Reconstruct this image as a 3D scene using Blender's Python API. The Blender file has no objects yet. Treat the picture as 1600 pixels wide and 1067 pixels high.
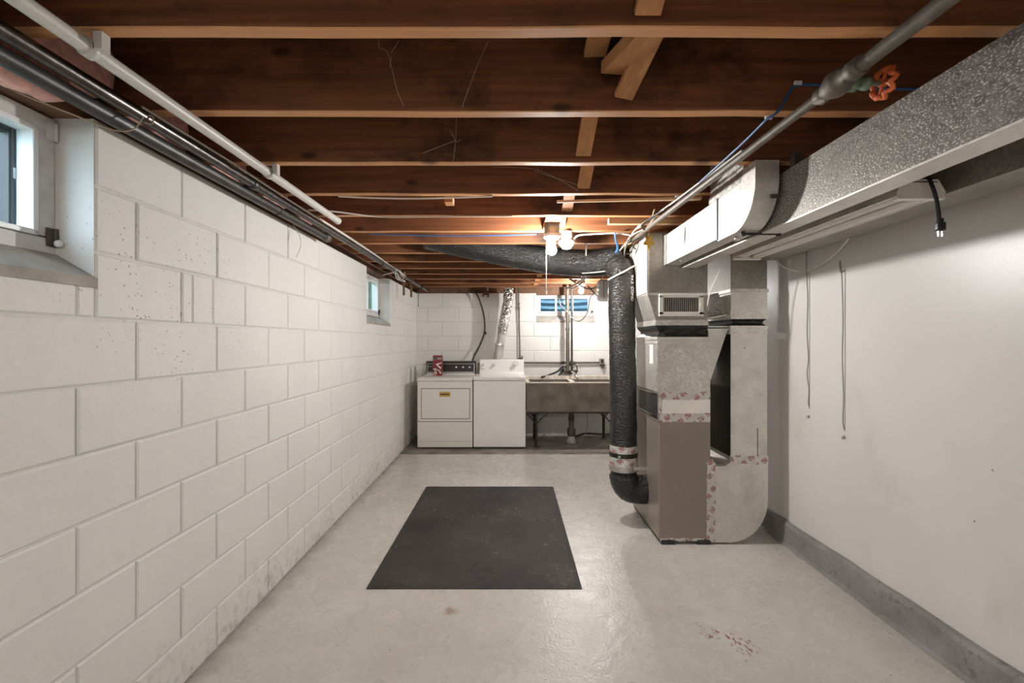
import bpy, bmesh, math, random
from mathutils import Vector, Matrix
random.seed(7)
SC = bpy.context.scene
COL = SC.collection
F, CH = 711.0, 1.332            # focal length in pixels, camera height in metres

# ------------------------------------------------------------------ camera, sky, exposure
cd = bpy.data.cameras.new('camera'); cd.lens = 16.0; cd.sensor_width = 36.0; cd.clip_start = 0.02
cam = bpy.data.objects.new('camera', cd); COL.objects.link(cam)
cam.location = (0, 0, CH); cam.rotation_euler = (math.pi/2, 0, 0)
SC.camera = cam
w = bpy.data.worlds.new('sky'); SC.world = w; w.use_nodes = True
w.node_tree.nodes['Background'].inputs[0].default_value = (0.72, 0.86, 1.0, 1)
w.node_tree.nodes['Background'].inputs[1].default_value = 6.5
SC.view_settings.view_transform = 'Standard'; SC.view_settings.look = 'None'
SC.view_settings.gamma = 1.0; SC.view_settings.use_curve_mapping = False
SC.view_settings.exposure = 0.69
BULB_MAIN, BULB_BACK, TUBE_FILL = 1250.0, 900.0, 84.0     # emission of the two lit bulbs and of the added fill tubes behind the camera
SC.cycles.sample_clamp_indirect = 6.0
SC.cycles.diffuse_bounces = 7; SC.cycles.max_bounces = 14

# ------------------------------------------------------------------ materials
class N:
    def __init__(s, name):
        s.m = bpy.data.materials.new(name); s.m.use_nodes = True
        s.t = s.m.node_tree; s.b = s.t.nodes['Principled BSDF']
        g = s.t.nodes.new('ShaderNodeNewGeometry'); s.pos = g.outputs['Position']
    def new(s, kind, **kw):
        n = s.t.nodes.new('ShaderNode'+kind)
        for k, v in kw.items(): setattr(n, k, v)
        return n
    def link(s, a, b): s.t.links.new(a, b)
    def vec(s, scale=(1,1,1), loc=(0,0,0), rot=(0,0,0), src=None):
        n = s.new('Mapping'); n.inputs['Scale'].default_value = scale
        n.inputs['Location'].default_value = loc; n.inputs['Rotation'].default_value = rot
        s.link(src or s.pos, n.inputs['Vector']); return n.outputs[0]
    def noise(s, scale, detail=4, vec=None, rough=.55, dist=0):
        n = s.new('TexNoise'); n.inputs['Scale'].default_value = scale; n.inputs['Detail'].default_value = detail
        n.inputs['Roughness'].default_value = rough; n.inputs['Distortion'].default_value = dist
        s.link(vec or s.pos, n.inputs['Vector']); return n.outputs['Fac']
    def vor(s, scale, vec=None, out='Distance', rnd=1):
        n = s.new('TexVoronoi'); n.inputs['Scale'].default_value = scale; n.inputs['Randomness'].default_value = rnd
        s.link(vec or s.pos, n.inputs['Vector']); return n.outputs[out]
    def ramp(s, fac, a, b, c0=(0,0,0,1), c1=(1,1,1,1)):
        n = s.new('ValToRGB'); e = n.color_ramp.elements
        e[0].position, e[1].position = a, b; e[0].color, e[1].color = c0, c1
        s.link(fac, n.inputs[0]); return n.outputs[0]
    def mix(s, fac, a, b, mode='MIX'):
        n = s.new('Mix', data_type='RGBA', blend_type=mode)
        for inp, v in ((n.inputs[0], fac), (n.inputs[6], a), (n.inputs[7], b)):
            if isinstance(v, (int, float)): inp.default_value = v
            elif isinstance(v, tuple): inp.default_value = (v[0], v[1], v[2], 1)
            else: s.link(v, inp)
        return n.outputs[2]
    def math(s, op, a, b=0.0):
        n = s.new('Math', operation=op)
        for i, v in enumerate((a, b)):
            if isinstance(v, (int, float)): n.inputs[i].default_value = v
            else: s.link(v, n.inputs[i])
        return n.outputs[0]
    def sep(s, v=None):
        n = s.new('SeparateXYZ'); s.link(v or s.pos, n.inputs[0]); return n.outputs
    def bump(s, h, strength=.3, dist=.01):
        n = s.new('Bump'); n.inputs['Strength'].default_value = strength; n.inputs['Distance'].default_value = dist
        s.link(h, n.inputs['Height']); s.link(n.outputs[0], s.b.inputs['Normal'])
    def set(s, col=None, rough=None, metal=None, spec=None):
        for k, v in (('Base Color', col), ('Roughness', rough), ('Metallic', metal), ('Specular IOR Level', spec)):
            if v is None: continue
            if isinstance(v, tuple): s.b.inputs[k].default_value = (v[0], v[1], v[2], 1)
            elif isinstance(v, (int, float)): s.b.inputs[k].default_value = v
            else: s.link(v, s.b.inputs[k])
        return s.m

def plain(name, col, rough=.5, metal=0.0, var=.12, vs=9, bump=0, bs=60):
    n = N(name); f = n.noise(vs, 4)
    lo = tuple(c*(1-var) for c in col); hi = tuple(min(1, c*(1+var)) for c in col)
    c = n.mix(n.ramp(f, .3, .7), lo, hi)
    if bump: n.bump(n.noise(bs, 3), bump, .004)
    return n.set(c, rough, metal)

M = {}
def block_mat(name, tint):
    n = N(name)
    big = n.ramp(n.noise(1.7, 3), .35, .7); fine = n.noise(22, 4)
    c = n.mix(big, tuple(t*.93 for t in tint), tint)
    c = n.mix(n.math('MULTIPLY', n.ramp(fine, .35, .75), .12), c, tuple(t*.72 for t in tint))
    pit_cells = n.vor(48); sx_, sy_, sz_ = n.sep(); q = n.math('ADD', n.math('POWER', n.math('SUBTRACT', sy_, 1.75), 2.0), n.math('POWER', n.math('MULTIPLY', n.math('SUBTRACT', sz_, 1.50), 1.4), 2.0))
    pz = n.math('MULTIPLY', n.ramp(q, .10, .34, (1,1,1,1), (.0,.0,.0,1)), n.ramp(n.noise(5.5, 2), .42, .56))
    pz = n.math('MAXIMUM', pz, n.math('MULTIPLY', n.ramp(n.noise(2.2, 2, vec=n.vec(loc=(3.1, .4, .8))), .62, .70), .6))
    pit = n.math('MULTIPLY', n.ramp(pit_cells, .10, .17, (1,1,1,1), (0,0,0,1)), pz)
    c = n.mix(pit, c, (.16, .14, .12))
    z = n.sep()[2]                                                     # dirt and flaking paint close to the floor
    dirt = n.math('MULTIPLY', n.ramp(n.math('ADD', z, n.math('MULTIPLY', n.noise(5, 5), .5)), .22, .48, (1,1,1,1), (0,0,0,1)), n.ramp(n.noise(30, 5), .48, .62))
    c = n.mix(n.math('MULTIPLY', dirt, .55), c, (.30, .25, .18))
    h = n.math('ADD', n.noise(90, 5), n.math('MULTIPLY', n.noise(9, 3), 1.3))
    h = n.math('SUBTRACT', h, n.math('MULTIPLY', pit, .6))
    n.bump(h, .28, .006)
    return n.set(c, .62)
M['block'] = block_mat('white painted block', (.76, .74, .705))
M['mortar'] = block_mat('white painted mortar', (.70, .68, .64))
def plaster():
    n = N('white plaster'); c = n.mix(n.ramp(n.noise(.9, 4), .35, .7), (.66, .63, .605), (.73, .70, .67))
    st = n.math('MULTIPLY', n.ramp(n.noise(3.2, 4, vec=n.vec((1, 1, .6), (5, 1, 2))), .58, .72), .3)
    c = n.mix(st, c, (.5, .43, .36))
    sp = n.math('MULTIPLY', n.ramp(n.vor(7), .022, .034, (1,1,1,1), (0,0,0,1)), n.ramp(n.noise(2.1, 2), .5, .56))
    c = n.mix(n.math('MULTIPLY', sp, .8), c, (.1, .09, .08))
    n.bump(n.math('ADD', n.noise(160, 3), n.math('MULTIPLY', n.noise(14, 3), 1.0)), .12, .004)
    return n.set(c, .33)
M['plaster'] = plaster()
def floor_mat():
    n = N('grey painted concrete')
    x, y, z = n.sep()
    a = n.ramp(n.noise(1.1, 5), .32, .68); b = n.ramp(n.noise(7, 6, rough=.65), .38, .7)
    c = n.mix(a, (.51, .475, .43), (.60, .567, .52)); c = n.mix(n.math('MULTIPLY', b, .22), c, (.38, .345, .30))
    speck = n.math('MULTIPLY', n.ramp(n.vor(19), .06, .10, (1,1,1,1), (0,0,0,1)), n.ramp(n.noise(3.2, 3), .46, .56))
    c = n.mix(n.math('MULTIPLY', speck, .7), c, (.15, .125, .1))
    scr = n.ramp(n.noise(9, 5, vec=n.vec((.6, 5, 1), rot=(0, 0, .5))), .665, .70)
    c = n.mix(n.math('MULTIPLY', scr, .10), c, (.22, .19, .16))
    # dirt along the foot of the block wall
    dx = n.math('ADD', n.math('ADD', x, 1.265), n.math('MULTIPLY', y, .0142))
    edge = n.ramp(n.math('ADD', dx, n.math('MULTIPLY', n.noise(8, 5), .16)), .09, .19, (1,1,1,1), (0,0,0,1))
    c = n.mix(n.math('MULTIPLY', edge, .6), c, (.17, .15, .125))
    # red-brown paint splashes
    for (px, py, r) in ((.905, 2.075, .045), (1.02, 1.985, .06), (.872, 2.14, .02), (.985, 2.06, .025)):
        d = n.math('SQRT', n.math('ADD', n.math('POWER', n.math('SUBTRACT', x, px), 2.0), n.math('POWER', n.math('SUBTRACT', y, py), 2.0)))
        mk = n.math('MULTIPLY', n.math('LESS_THAN', d, r), n.ramp(n.noise(55, 2, vec=n.vec((1.6, .6, 1), rot=(0,0,.5))), .54, .60))
        c = n.mix(n.math('MULTIPLY', mk, .85), c, (.22, .05, .03))
    d = n.math('SQRT', n.math('ADD', n.math('POWER', n.math('ADD', x, .30), 2.0), n.math('POWER', n.math('SUBTRACT', y, 2.25), 2.0)))
    c = n.mix(n.math('MULTIPLY', n.ramp(n.math('ADD', d, n.math('MULTIPLY', n.noise(24, 3), .09)), .055, .085, (1,1,1,1), (0,0,0,1)), .6), c, (.24, .14, .07))
    # bare dark concrete strip at the laundry end
    un = n.ramp(n.math('ADD', y, n.math('MULTIPLY', n.noise(3, 3), .03)), 5.385/10, 5.40/10) if False else n.math('GREATER_THAN', n.math('ADD', y, n.math('MULTIPLY', n.noise(6, 3), .03)), 5.39)
    bare = n.mix(n.ramp(n.noise(4, 6, rough=.7), .35, .62), (.10, .085, .07), (.27, .245, .215))
    c = n.mix(un, c, bare)
    r = n.mix(un, n.mix(b, (.22, .22, .22), (.36, .36, .36)), (.8, .8, .8))
    n.bump(n.math('ADD', n.noise(70, 4), n.math('MULTIPLY', n.noise(12, 3), 1.4)), .26, .008)
    return n.set(c, r)
M['floor'] = floor_mat()
def wood(name, lo, hi, axis='x', rough=.62, dark=.6):
    n = N(name)
    sc = {'x': (1.1, 26, 26), 'y': (26, 1.1, 26), 'z': (26, 26, 1.1)}[axis]
    g = n.ramp(n.noise(1.6, 6, vec=n.vec(sc), rough=.6, dist=.4), .32, .68)
    c = n.mix(g, lo, hi)
    st = n.ramp(n.noise(2.3, 5, vec=n.vec((1, 1, 1.4), (2, 7, 1)), rough=.65), .52, .66)
    c = n.mix(n.math('MULTIPLY', st, dark), c, tuple(v*.22 for v in lo))
    kn = n.ramp(n.vor(2.6, vec=n.vec((.9, 1, 2.2) if axis == 'x' else (2.2, .9, 2.2))), .05, .11, (1,1,1,1), (0,0,0,1))
    c = n.mix(n.math('MULTIPLY', kn, .85), c, tuple(v*.25 for v in lo))
    n.bump(n.noise(3, 5, vec=n.vec(sc)), .12, .003)
    return n.set(c, rough)
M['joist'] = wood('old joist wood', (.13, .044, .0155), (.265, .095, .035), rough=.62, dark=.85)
M['joist_lit_edge'] = wood('joist edge with painted light', (.48, .215, .08), (.64, .32, .13), rough=.55, dark=.3)  # joist wood brightened on the undersides, painting in the light from below
M['subfloor'] = wood('old subfloor boards', (.10, .05, .026), (.18, .09, .045), 'y', .8)
M['bridge'] = wood('bridging wood', (.40, .175, .065), (.56, .275, .11), 'y', .6, .3)
M['newwood'] = wood('pale wood', (.50, .30, .15), (.66, .43, .24), 'x', .6, .15)
M['sillwood'] = wood('dark sill wood', (.13, .06, .03), (.22, .11, .055), 'y', .7)
def galv(name, col, rough=.42, metal=.75, speck=0.0, spang=.18):
    n = N(name)
    sp = n.vor(95, out='Color'); s1 = n.sep(sp)[0]
    c = n.mix(s1, tuple(v*(1-spang) for v in col), tuple(min(1, v*(1+spang)) for v in col))
    c = n.mix(n.math('MULTIPLY', n.ramp(n.noise(5, 6, rough=.65), .42, .68), .5), c, tuple(v*.55 for v in col))
    if speck:
        k = n.math('MULTIPLY', n.ramp(n.noise(185, 3, vec=n.vec((1, .75, 1.25), rot=(.5, 0, 0))), .545, .63), n.ramp(n.noise(5, 3), .15, .5))
        c = n.mix(n.math('MULTIPLY', k, speck), c, (.78, .74, .66))
    r = n.mix(s1, (rough-.08,)*3, (rough+.1,)*3)
    n.bump(n.noise(7, 2), .1, .01)
    return n.set(c, r, metal)
M['galv'] = galv('galvanised sheet', (.68, .65, .60), .40, .75)
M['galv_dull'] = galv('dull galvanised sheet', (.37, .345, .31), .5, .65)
M['galv_light'] = galv('light galvanised sheet', (.74, .705, .65), .46, .6, 0, .08)
M['galv_speck'] = galv('flecked galvanised sheet', (.20, .185, .165), .5, .45, .75, .25)
M['galv_shiny'] = galv('shiny galvanised sheet', (.62, .62, .62), .22, .95, 0, .1)
M['shade_sheet'] = plain('sheet painted with gap shade', (.10, .098, .095), .16, .95, .2, 3)  # dark tone paints the dim gap that the return's side mirrors
M['cabinet'] = plain('taupe enamel', (.285, .24, .20), .33, .25, .04, 3)
M['blackplastic'] = None
def flexmat():
    n = N('black plastic sleeve')
    h = n.math('ADD', n.noise(34, 4, vec=n.vec((1, 1, 2.4), rot=(.5, .4, 0)), dist=1.2), n.math('MULTIPLY', n.noise(9, 3), .8))
    n.bump(h, .8, .016)
    return n.set((.012, .0115, .011), .17)
M['sleeve'] = flexmat()
def foilmat():
    n = N('crinkled foil'); n.bump(n.vor(55), .6, .01)
    return n.set(n.mix(n.noise(12, 3), (.5, .49, .47), (.85, .84, .82)), .2, 1.0)
M['foil'] = foilmat()
def tapemat(name, rot, foil=.0):
    n = N(name)
    v = n.vec((1, 1, 1), rot=rot)
    s = n.sep(v)
    st = n.math('FRACT', n.math('MULTIPLY', s[0], 17.0)); row = n.math('FRACT', n.math('MULTIPLY', s[2], 15.0))
    word = n.math('MULTIPLY', n.math('MULTIPLY', n.math('LESS_THAN', st, .66), n.math('LESS_THAN', row, .5)), n.ramp(n.noise(120, 2), .38, .50))
    c = n.mix(n.noise(18, 3), (.50, .475, .44), (.74, .71, .67))
    c = n.mix(n.math('MULTIPLY', word, .8), c, (.30, .07, .06))
    n.bump(n.math('ADD', n.noise(40, 4), n.vor(60)), .45, .006)
    return n.set(c, .38, .35+foil)
M['tape'] = tapemat('printed foil tape', (0, .62, 0))
M['tape_v'] = tapemat('printed foil tape upright', (0, 1.0, 0))
M['canvas'] = plain('black canvas', (.018, .017, .016), .45, 0, .3, 20, .5, 40)
M['white_enamel'] = plain('white enamel', (.80, .78, .75), .25, 0, .02, 3)
M['cream_enamel'] = plain('almond enamel', (.76, .73, .68), .28, 0, .02, 3)
M['seam'] = plain('dark gap', (.03, .028, .026), .7)
M['blackpanel'] = plain('black console', (.015, .013, .012), .3)
M['chrome'] = plain('chrome', (.75, .74, .72), .18, 1.0, .03)
M['silver'] = plain('silver trim', (.55, .53, .5), .35, .8, .05)
M['brass'] = plain('gold label', (.55, .37, .10), .4, .6, .1)
M['concrete'] = plain('stained tub concrete', (.155, .128, .10), .75, 0, .35, 6, .35, 40)
M['tubrim'] = plain('worn tub rim', (.62, .56, .48), .7, 0, .25, 14, .3, 50)
M['iron'] = plain('rusty black iron', (.035, .028, .024), .6, .4, .4, 30, .3, 80)
M['castiron'] = plain('cast iron', (.10, .085, .07), .65, .4, .4, 20, .4, 60)
M['curb'] = None
def curbmat():
    n = N('grey painted curb'); c = n.mix(n.ramp(n.noise(6, 5), .35, .7), (.21, .20, .19), (.30, .29, .275))
    c = n.mix(n.math('MULTIPLY', n.ramp(n.noise(30, 5), .6, .68), .6), c, (.10, .095, .09))
    n.bump(n.math('ADD', n.noise(45, 5), n.noise(12, 3)), .6, .012)
    return n.set(c, .6)
M['curb'] = curbmat()
def rubber():
    n = N('black rubber'); c = n.mix(n.ramp(n.noise(2.2, 5), .35, .7), (.017, .0145, .013), (.046, .040, .036))
    d = n.math('MULTIPLY', n.ramp(n.noise(26, 6, vec=n.vec((1, .7, 1)), rough=.7, dist=1.5), .58, .66), n.ramp(n.noise(2.6, 3, vec=n.vec(loc=(1, 4, 0))), .45, .68))
    c = n.mix(n.math('MULTIPLY', d, .9), c, (.26, .235, .21))
    n.bump(n.noise(60, 4), .2, .004)
    return n.set(c, n.mix(n.noise(3, 3), (.62,)*3, (.82,)*3))
M['rubber'] = rubber()
M['pvc'] = plain('off white pvc', (.60, .575, .53), .4, 0, .06, 12)
M['steelpipe'] = plain('black steel pipe', (.11, .10, .095), .3, .85, .35, 25, .1, 60)
M['steelpipe_dull'] = plain('dull dark pipe', (.07, .067, .065), .42, .6, .3, 15)
M['oldpipe'] = plain('brown grey pipe', (.13, .108, .085), .58, .3, .25, 25, .2, 70)
M['patina'] = plain('green brass', (.18, .26, .18), .6, .4, .45, 60, .4, 90)
M['orange'] = plain('orange paint', (.62, .13, .035), .5, 0, .2, 50)
M['cable_white'] = plain('white cable', (.66, .62, .56), .5, 0, .06)
M['cable_grey'] = plain('grey cable', (.30, .28, .255), .5, 0, .1)
M['cable_blue'] = plain('blue cable', (.03, .10, .28), .4, 0, .08)
M['cable_black'] = plain('black rubber cord', (.012, .012, .012), .4, 0, .1)
M['cable_tan'] = plain('tan wire', (.42, .30, .19), .5, 0, .1)
M['fixture'] = plain('off white fixture enamel', (.88, .84, .77), .35, 0, .05, 6)
M['tubeglass'] = plain('unlit fluorescent tube', (.78, .76, .72), .2, 0, .02)
M['porcelain'] = plain('white porcelain', (.82, .80, .77), .2, 0, .02)
M['plasticwhite'] = plain('white plastic', (.80, .78, .76), .35, 0, .02)
M['winpaint'] = plain('white window paint', (.66, .65, .63), .5, 0, .1, 18, .15, 60)
M['vinyl'] = plain('white vinyl', (.85, .86, .87), .35, 0, .02)
M['blackframe'] = plain('black window channel', (.02, .02, .02), .5, 0, .2)
M['sill'] = plain('bare concrete sill', (.36, .335, .30), .8, 0, .2, 9, .5, 60)
M['insul'] = plain('pink insulation', (.78, .42, .35), .95, 0, .25, 30, .8, 45)
M['redcard'] = plain('red carton', (.19, .02, .022), .45, 0, .12)
M['printwhite'] = plain('white print', (.8, .77, .72), .5, 0, .03)
M['printgrey'] = plain('grey print', (.30, .29, .28), .5, 0, .1)
M['leaf'] = plain('yellow leaf', (.33, .20, .02), .6, 0, .45, 80)
M['rust'] = plain('rusted steel', (.20, .10, .05), .7, .3, .3, 40)
M['greenwall'] = plain('mossy well wall', (.13, .17, .11), .9, 0, .45, 14, .8, 30)
M['wellmetal'] = plain('blue grey corrugated steel', (.15, .24, .31), .5, .2, .2, 6)
M['gravel'] = plain('gravel', (.13, .15, .10), .9, 0, .4, 40, .8, 60)
M['web'] = plain('cobweb', (.55, .5, .45), .8)
def glassmat():
    n = N('window glass'); t = n.t
    tr = n.new('ShaderNodeBsdfTransparent'.replace('ShaderNode','')); gl = n.new('BsdfGlossy'); gl.inputs['Roughness'].default_value = .02
    tr.inputs[0].default_value = (.86, .92, .93, 1)
    lw = n.new('LayerWeight'); lw.inputs[0].default_value = .5; fz = n.math('ADD', n.math('MULTIPLY', n.math('POWER', lw.outputs['Facing'], 5.0), .5), .04)
    mx = n.new('MixShader'); n.link(fz, mx.inputs[0]); n.link(tr.outputs[0], mx.inputs[1]); n.link(gl.outputs[0], mx.inputs[2])
    n.link(mx.outputs[0], t.nodes['Material Output'].inputs[0]); return n.m
M['glass'] = glassmat()
def emit(name, s, col=(1, .985, .965)):
    n = N(name); n.b.inputs['Base Color'].default_value = (1, 1, 1, 1)
    n.b.inputs['Emission Color'].default_value = (*col, 1); n.b.inputs['Emission Strength'].default_value = s; return n.m

# ------------------------------------------------------------------ mesh helpers
class MB:
    def __init__(s): s.v = []; s.f = []; s.sm = []
    def add(s, vs, fs, smooth=False):
        k = len(s.v); s.v += [tuple(v) for v in vs]
        for f in fs: s.f.append(tuple(i+k for i in f)); s.sm.append(smooth)
        return s
    def box(s, x0, x1, y0, y1, z0, z1, b=0.0):
        if b <= 0:
            vs = [(x, y, z) for z in (z0, z1) for y in (y0, y1) for x in (x0, x1)]
            return s.add(vs, [(0,2,3,1), (4,5,7,6), (0,1,5,4), (2,6,7,3), (0,4,6,2), (1,3,7,5)])
        bm = bmesh.new(); bmesh.ops.create_cube(bm, size=1)
        for v in bm.verts: v.co = Vector(((x0+x1)/2+v.co.x*(x1-x0), (y0+y1)/2+v.co.y*(y1-y0), (z0+z1)/2+v.co.z*(z1-z0)))
        bmesh.ops.bevel(bm, geom=bm.edges[:], offset=b, segments=2, affect='EDGES', profile=.5)
        bm.verts.index_update()
        s.add([v.co[:] for v in bm.verts], [tuple(v.index for v in f.verts) for f in bm.faces]); bm.free(); return s
    def prism(s, poly, axis, a, b):
        # poly is a list of 2D points; axis x: (y,z), y: (x,z), z: (x,y)
        def P(p, t): return {'x': (t, p[0], p[1]), 'y': (p[0], t, p[1]), 'z': (p[0], p[1], t)}[axis]
        n = len(poly); vs = [P(p, a) for p in poly]+[P(p, b) for p in poly]
        fs = [tuple(range(n)), tuple(range(2*n-1, n-1, -1))]+[(i, i+n, (i+1) % n+n, (i+1) % n) for i in range(n)]
        return s.add(vs, fs)
    def loft(s, ra, rb):
        # two rings of four corners
        return s.add(list(ra)+list(rb), [(0,1,2,3), (7,6,5,4)]+[(i, i+4, (i+1) % 4+4, (i+1) % 4) for i in range(4)])
    def tube(s, pts, r, n=10, cap=True, jit=None, smooth=True):
        pts = [Vector(p) for p in pts]; m = len(pts)
        R = r if isinstance(r, (list, tuple)) else [r]*m
        T = [(pts[min(i+1, m-1)]-pts[max(i-1, 0)]).normalized() for i in range(m)]
        up = Vector((0, 0, 1)) if abs(T[0].z) < .9 else Vector((1, 0, 0))
        u = T[0].cross(up).normalized(); vs = []
        for i in range(m):
            u = (u-T[i]*u.dot(T[i])).normalized(); wv = T[i].cross(u)
            for k in range(n):
                a = 2*math.pi*k/n; rr = R[i]*(1 if jit is None else jit(i, k))
                vs.append(pts[i]+(u*math.cos(a)+wv*math.sin(a))*rr)
        fs = [(i*n+k, i*n+(k+1) % n, (i+1)*n+(k+1) % n, (i+1)*n+k) for i in range(m-1) for k in range(n)]
        s.add(vs, fs, smooth)
        if cap: s.add([vs[k] for k in range(n)], [tuple(range(n-1, -1, -1))]); s.add(vs[-n:], [tuple(range(n))])
        return s
    def lathe(s, prof, c, n=20, axis='z', smooth=True):
        # prof: (radius, height) from one end to the other around axis through c
        vs = []
        for (r, h) in prof:
            for k in range(n):
                a = 2*math.pi*k/n; p, q = r*math.cos(a), r*math.sin(a)
                o = {'z': (p, q, h), 'y': (p, h, q), 'x': (h, p, q)}[axis]
                vs.append((c[0]+o[0], c[1]+o[1], c[2]+o[2]))
        m = len(prof)
        fs = [(i*n+k, i*n+(k+1) % n, (i+1)*n+(k+1) % n, (i+1)*n+k) for i in range(m-1) for k in range(n)]
        s.add(vs, fs, smooth); s.add(vs[:n], [tuple(range(n-1, -1, -1))]); s.add(vs[-n:], [tuple(range(n))]); return s
    def sphere(s, c, r, n=16, sq=(1, 1, 1)):
        prof = [(max(.0005, r*math.sin(math.pi*i/10)), -r*math.cos(math.pi*i/10)) for i in range(11)]
        k = len(s.v); s.lathe(prof, (0, 0, 0), n)
        for i in range(k, len(s.v)): s.v[i] = (c[0]+s.v[i][0]*sq[0], c[1]+s.v[i][1]*sq[1], c[2]+s.v[i][2]*sq[2])
        return s
    def mesh(s, name):
        me = bpy.data.meshes.new(name); me.from_pydata(s.v, [], s.f)
        for p, q in zip(me.polygons, s.sm): p.use_smooth = q
        bm = bmesh.new(); bm.from_mesh(me); bmesh.ops.recalc_face_normals(bm, faces=bm.faces[:]); bm.to_mesh(me); bm.free()
        me.update(); return me
    def build(s, name, mat, parent=None):
        me = s.mesh(name); me.materials.append(M[mat] if isinstance(mat, str) else mat)
        o = bpy.data.objects.new(name, me); COL.objects.link(o)
        if parent is not None: o.parent = parent; o.matrix_parent_inverse = Matrix.Translation(parent.location).inverted() if parent.type == 'EMPTY' and parent.parent is None and parent.rotation_euler.z == 0 else Matrix()
        return o
def tag(o, label, cat, group=None, kind=None):
    o['label'] = label; o['category'] = cat
    if group: o['group'] = group
    if kind: o['kind'] = kind
    return o
def thing(name, label, cat, loc=(0, 0, 0), group=None, kind=None):
    o = bpy.data.objects.new(name, None); o.empty_display_size = .1; COL.objects.link(o); o.location = loc
    return tag(o, label, cat, group, kind)
def spline(pts, k=6):
    P = [Vector(p) for p in pts]; out = []
    for i in range(len(P)-1):
        a, b, c, d = P[max(i-1, 0)], P[i], P[i+1], P[min(i+2, len(P)-1)]
        for j in range(k):
            t = j/k
            out.append(.5*((2*b)+(c-a)*t+(2*a-5*b+4*c-d)*t*t+(3*b-a-3*c+d)*t**3))
    out.append(P[-1]); return out
def W(px, py, D): return Vector(((px-800)*D/F, D, CH-(py-534)*D/F))     # photograph point at a known distance
def share(me, name, parent, loc=(0, 0, 0), rot=(0, 0, 0)):
    o = bpy.data.objects.new(name, me); COL.objects.link(o); o.parent = parent; o.location = loc; o.rotation_euler = rot; return o

# ------------------------------------------------------------------ the shell
YB, YF, XR, ZT = 6.40, -3.2, 1.82, 2.011      # back wall, wall behind the camera, right wall, top of block wall
ZJ, ZS = 2.09, 2.33                            # underside and top of joists
tag(MB().box(-1.6, 2.1, YF-.2, YB+.3, -.12, 0).build('floor', 'floor'), 'grey painted concrete floor with scuffs and red paint splashes', 'floor', kind='structure')
COURSE = [.1825+.2032*k for k in range(10)]
BL = .43
ANG = .0142
WINS_L = [(.568, 1.388), (4.107, 4.93)]
WZ0 = 1.525
_blocks = {}
def block_mesh(L, H, axis):
    key = (round(L, 3), round(H, 3), axis)
    if key in _blocks: return _blocks[key]
    g, c, d = .0035, .0055, .004
    mb = MB()
    def P(u, v, dep): return (-dep, u, v) if axis == 'l' else (u, dep, v)
    a0, a1, b0, b1 = g, L-g, g, H-g
    vs = [P(u, v, .045) for (u, v) in ((a0, b0), (a1, b0), (a1, b1), (a0, b1))]
    vs += [P(u, v, d) for (u, v) in ((a0, b0), (a1, b0), (a1, b1), (a0, b1))]
    vs += [P(u, v, 0) for (u, v) in ((a0+c, b0+c), (a1-c, b0+c), (a1-c, b1-c), (a0+c, b1-c))]
    fs = [(8, 9, 10, 11)]+[(i, (i+1) % 4, (i+1) % 4+4, i+4) for i in range(4)]+[(i+4, (i+1) % 4+4, (i+1) % 4+8, i+8) for i in range(4)]
    me = mb.add(vs, fs).mesh('block'); me.materials.append(M['block']); _blocks[key] = me; return me
def lay(parent, axis, u0, u1, phases, wins, wz0, special={}):
    rows = [(0, COURSE[0], 0)]+[(COURSE[k], COURSE[k+1], k+1) for k in range(9)]
    for (z0, z1, k) in rows:
        ph = phases[k % 2]
        js = [ph+BL*i for i in range(-30, 40)]
        js = [j for j in js if u0+.03 < j < u1-.03]
        if k in special: js = [j for j in js if not (special[k][0] < j < special[k][1])]+list(special[k][2])
        js = sorted([u0, u1]+js)
        cuts = []
        for a, b in zip(js, js[1:]):
            segs = [(a, b, z1)]
            for (w0, w1) in wins:
                if z1 <= wz0+.004: continue
                new = []
                for (p, q, t) in segs:
                    if q <= w0 or p >= w1: new.append((p, q, t)); continue
                    if p < w0: new.append((p, w0, t))
                    if q > w1: new.append((w1, q, t))
                    if z0 < wz0-.02: new.append((max(p, w0), min(q, w1), wz0))
                segs = new
            cuts += segs
        for (p, q, t) in cuts:
            if q-p < .03: continue
            dx = random.uniform(-.0018, .0018)
            o = share(block_mesh(q-p, t-z0, axis), 'block', parent, (dx, p, z0) if axis == 'l' else (p, dx, z0))
def backing(u0, u1, wins, wz0, P, th=.20):
    mb = MB(); us = [u0]+[e for w_ in wins for e in w_]+[u1]
    for i in range(0, len(us), 2): P(mb, us[i], us[i+1], 0, ZT)
    for (a, b) in wins: P(mb, a, b, 0, wz0-.03)
    return mb
wl = backing(YF, YB+.02, WINS_L, WZ0, lambda mb, a, b, z0, z1: mb.box(-.2, -.006, a, b, z0, z1)).build('wall_left', 'mortar')
wl.location = (-1.25, 0, 0); wl.rotation_euler = (0, 0, ANG)
tag(wl, 'white painted concrete block wall with two small high windows', 'wall', kind='structure')
lay(wl, 'l', -.35, YB+.02, (1.543-.215+.215, 1.328), WINS_L, WZ0, {7: (1.78, 2.05, (1.819, 1.946))})
WIN_B = [(.339, 1.159)]
wb = backing(-1.62, 2.0, WIN_B, 1.629, lambda mb, a, b, z0, z1: mb.box(a, b, .006, .2, z0, z1)).build('wall_back', 'mortar')
wb.location = (0, YB, 0); tag(wb, 'white painted concrete block wall behind the laundry appliances', 'wall', kind='structure')
lay(wb, 'b', -1.345, XR, (-1.188, -.985), WIN_B, 1.629)
tag(MB().box(XR, XR+.18, YF, YB, 0, ZJ).build('wall_right', 'plaster'), 'smooth off-white plastered wall with small stains', 'wall', kind='structure')
tag(MB().box(-1.6, 2.0, YF-.15, YF, 0, ZS).build('wall_front', 'plaster'), 'plain off-white wall behind the camera position', 'wall', kind='structure')
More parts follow.
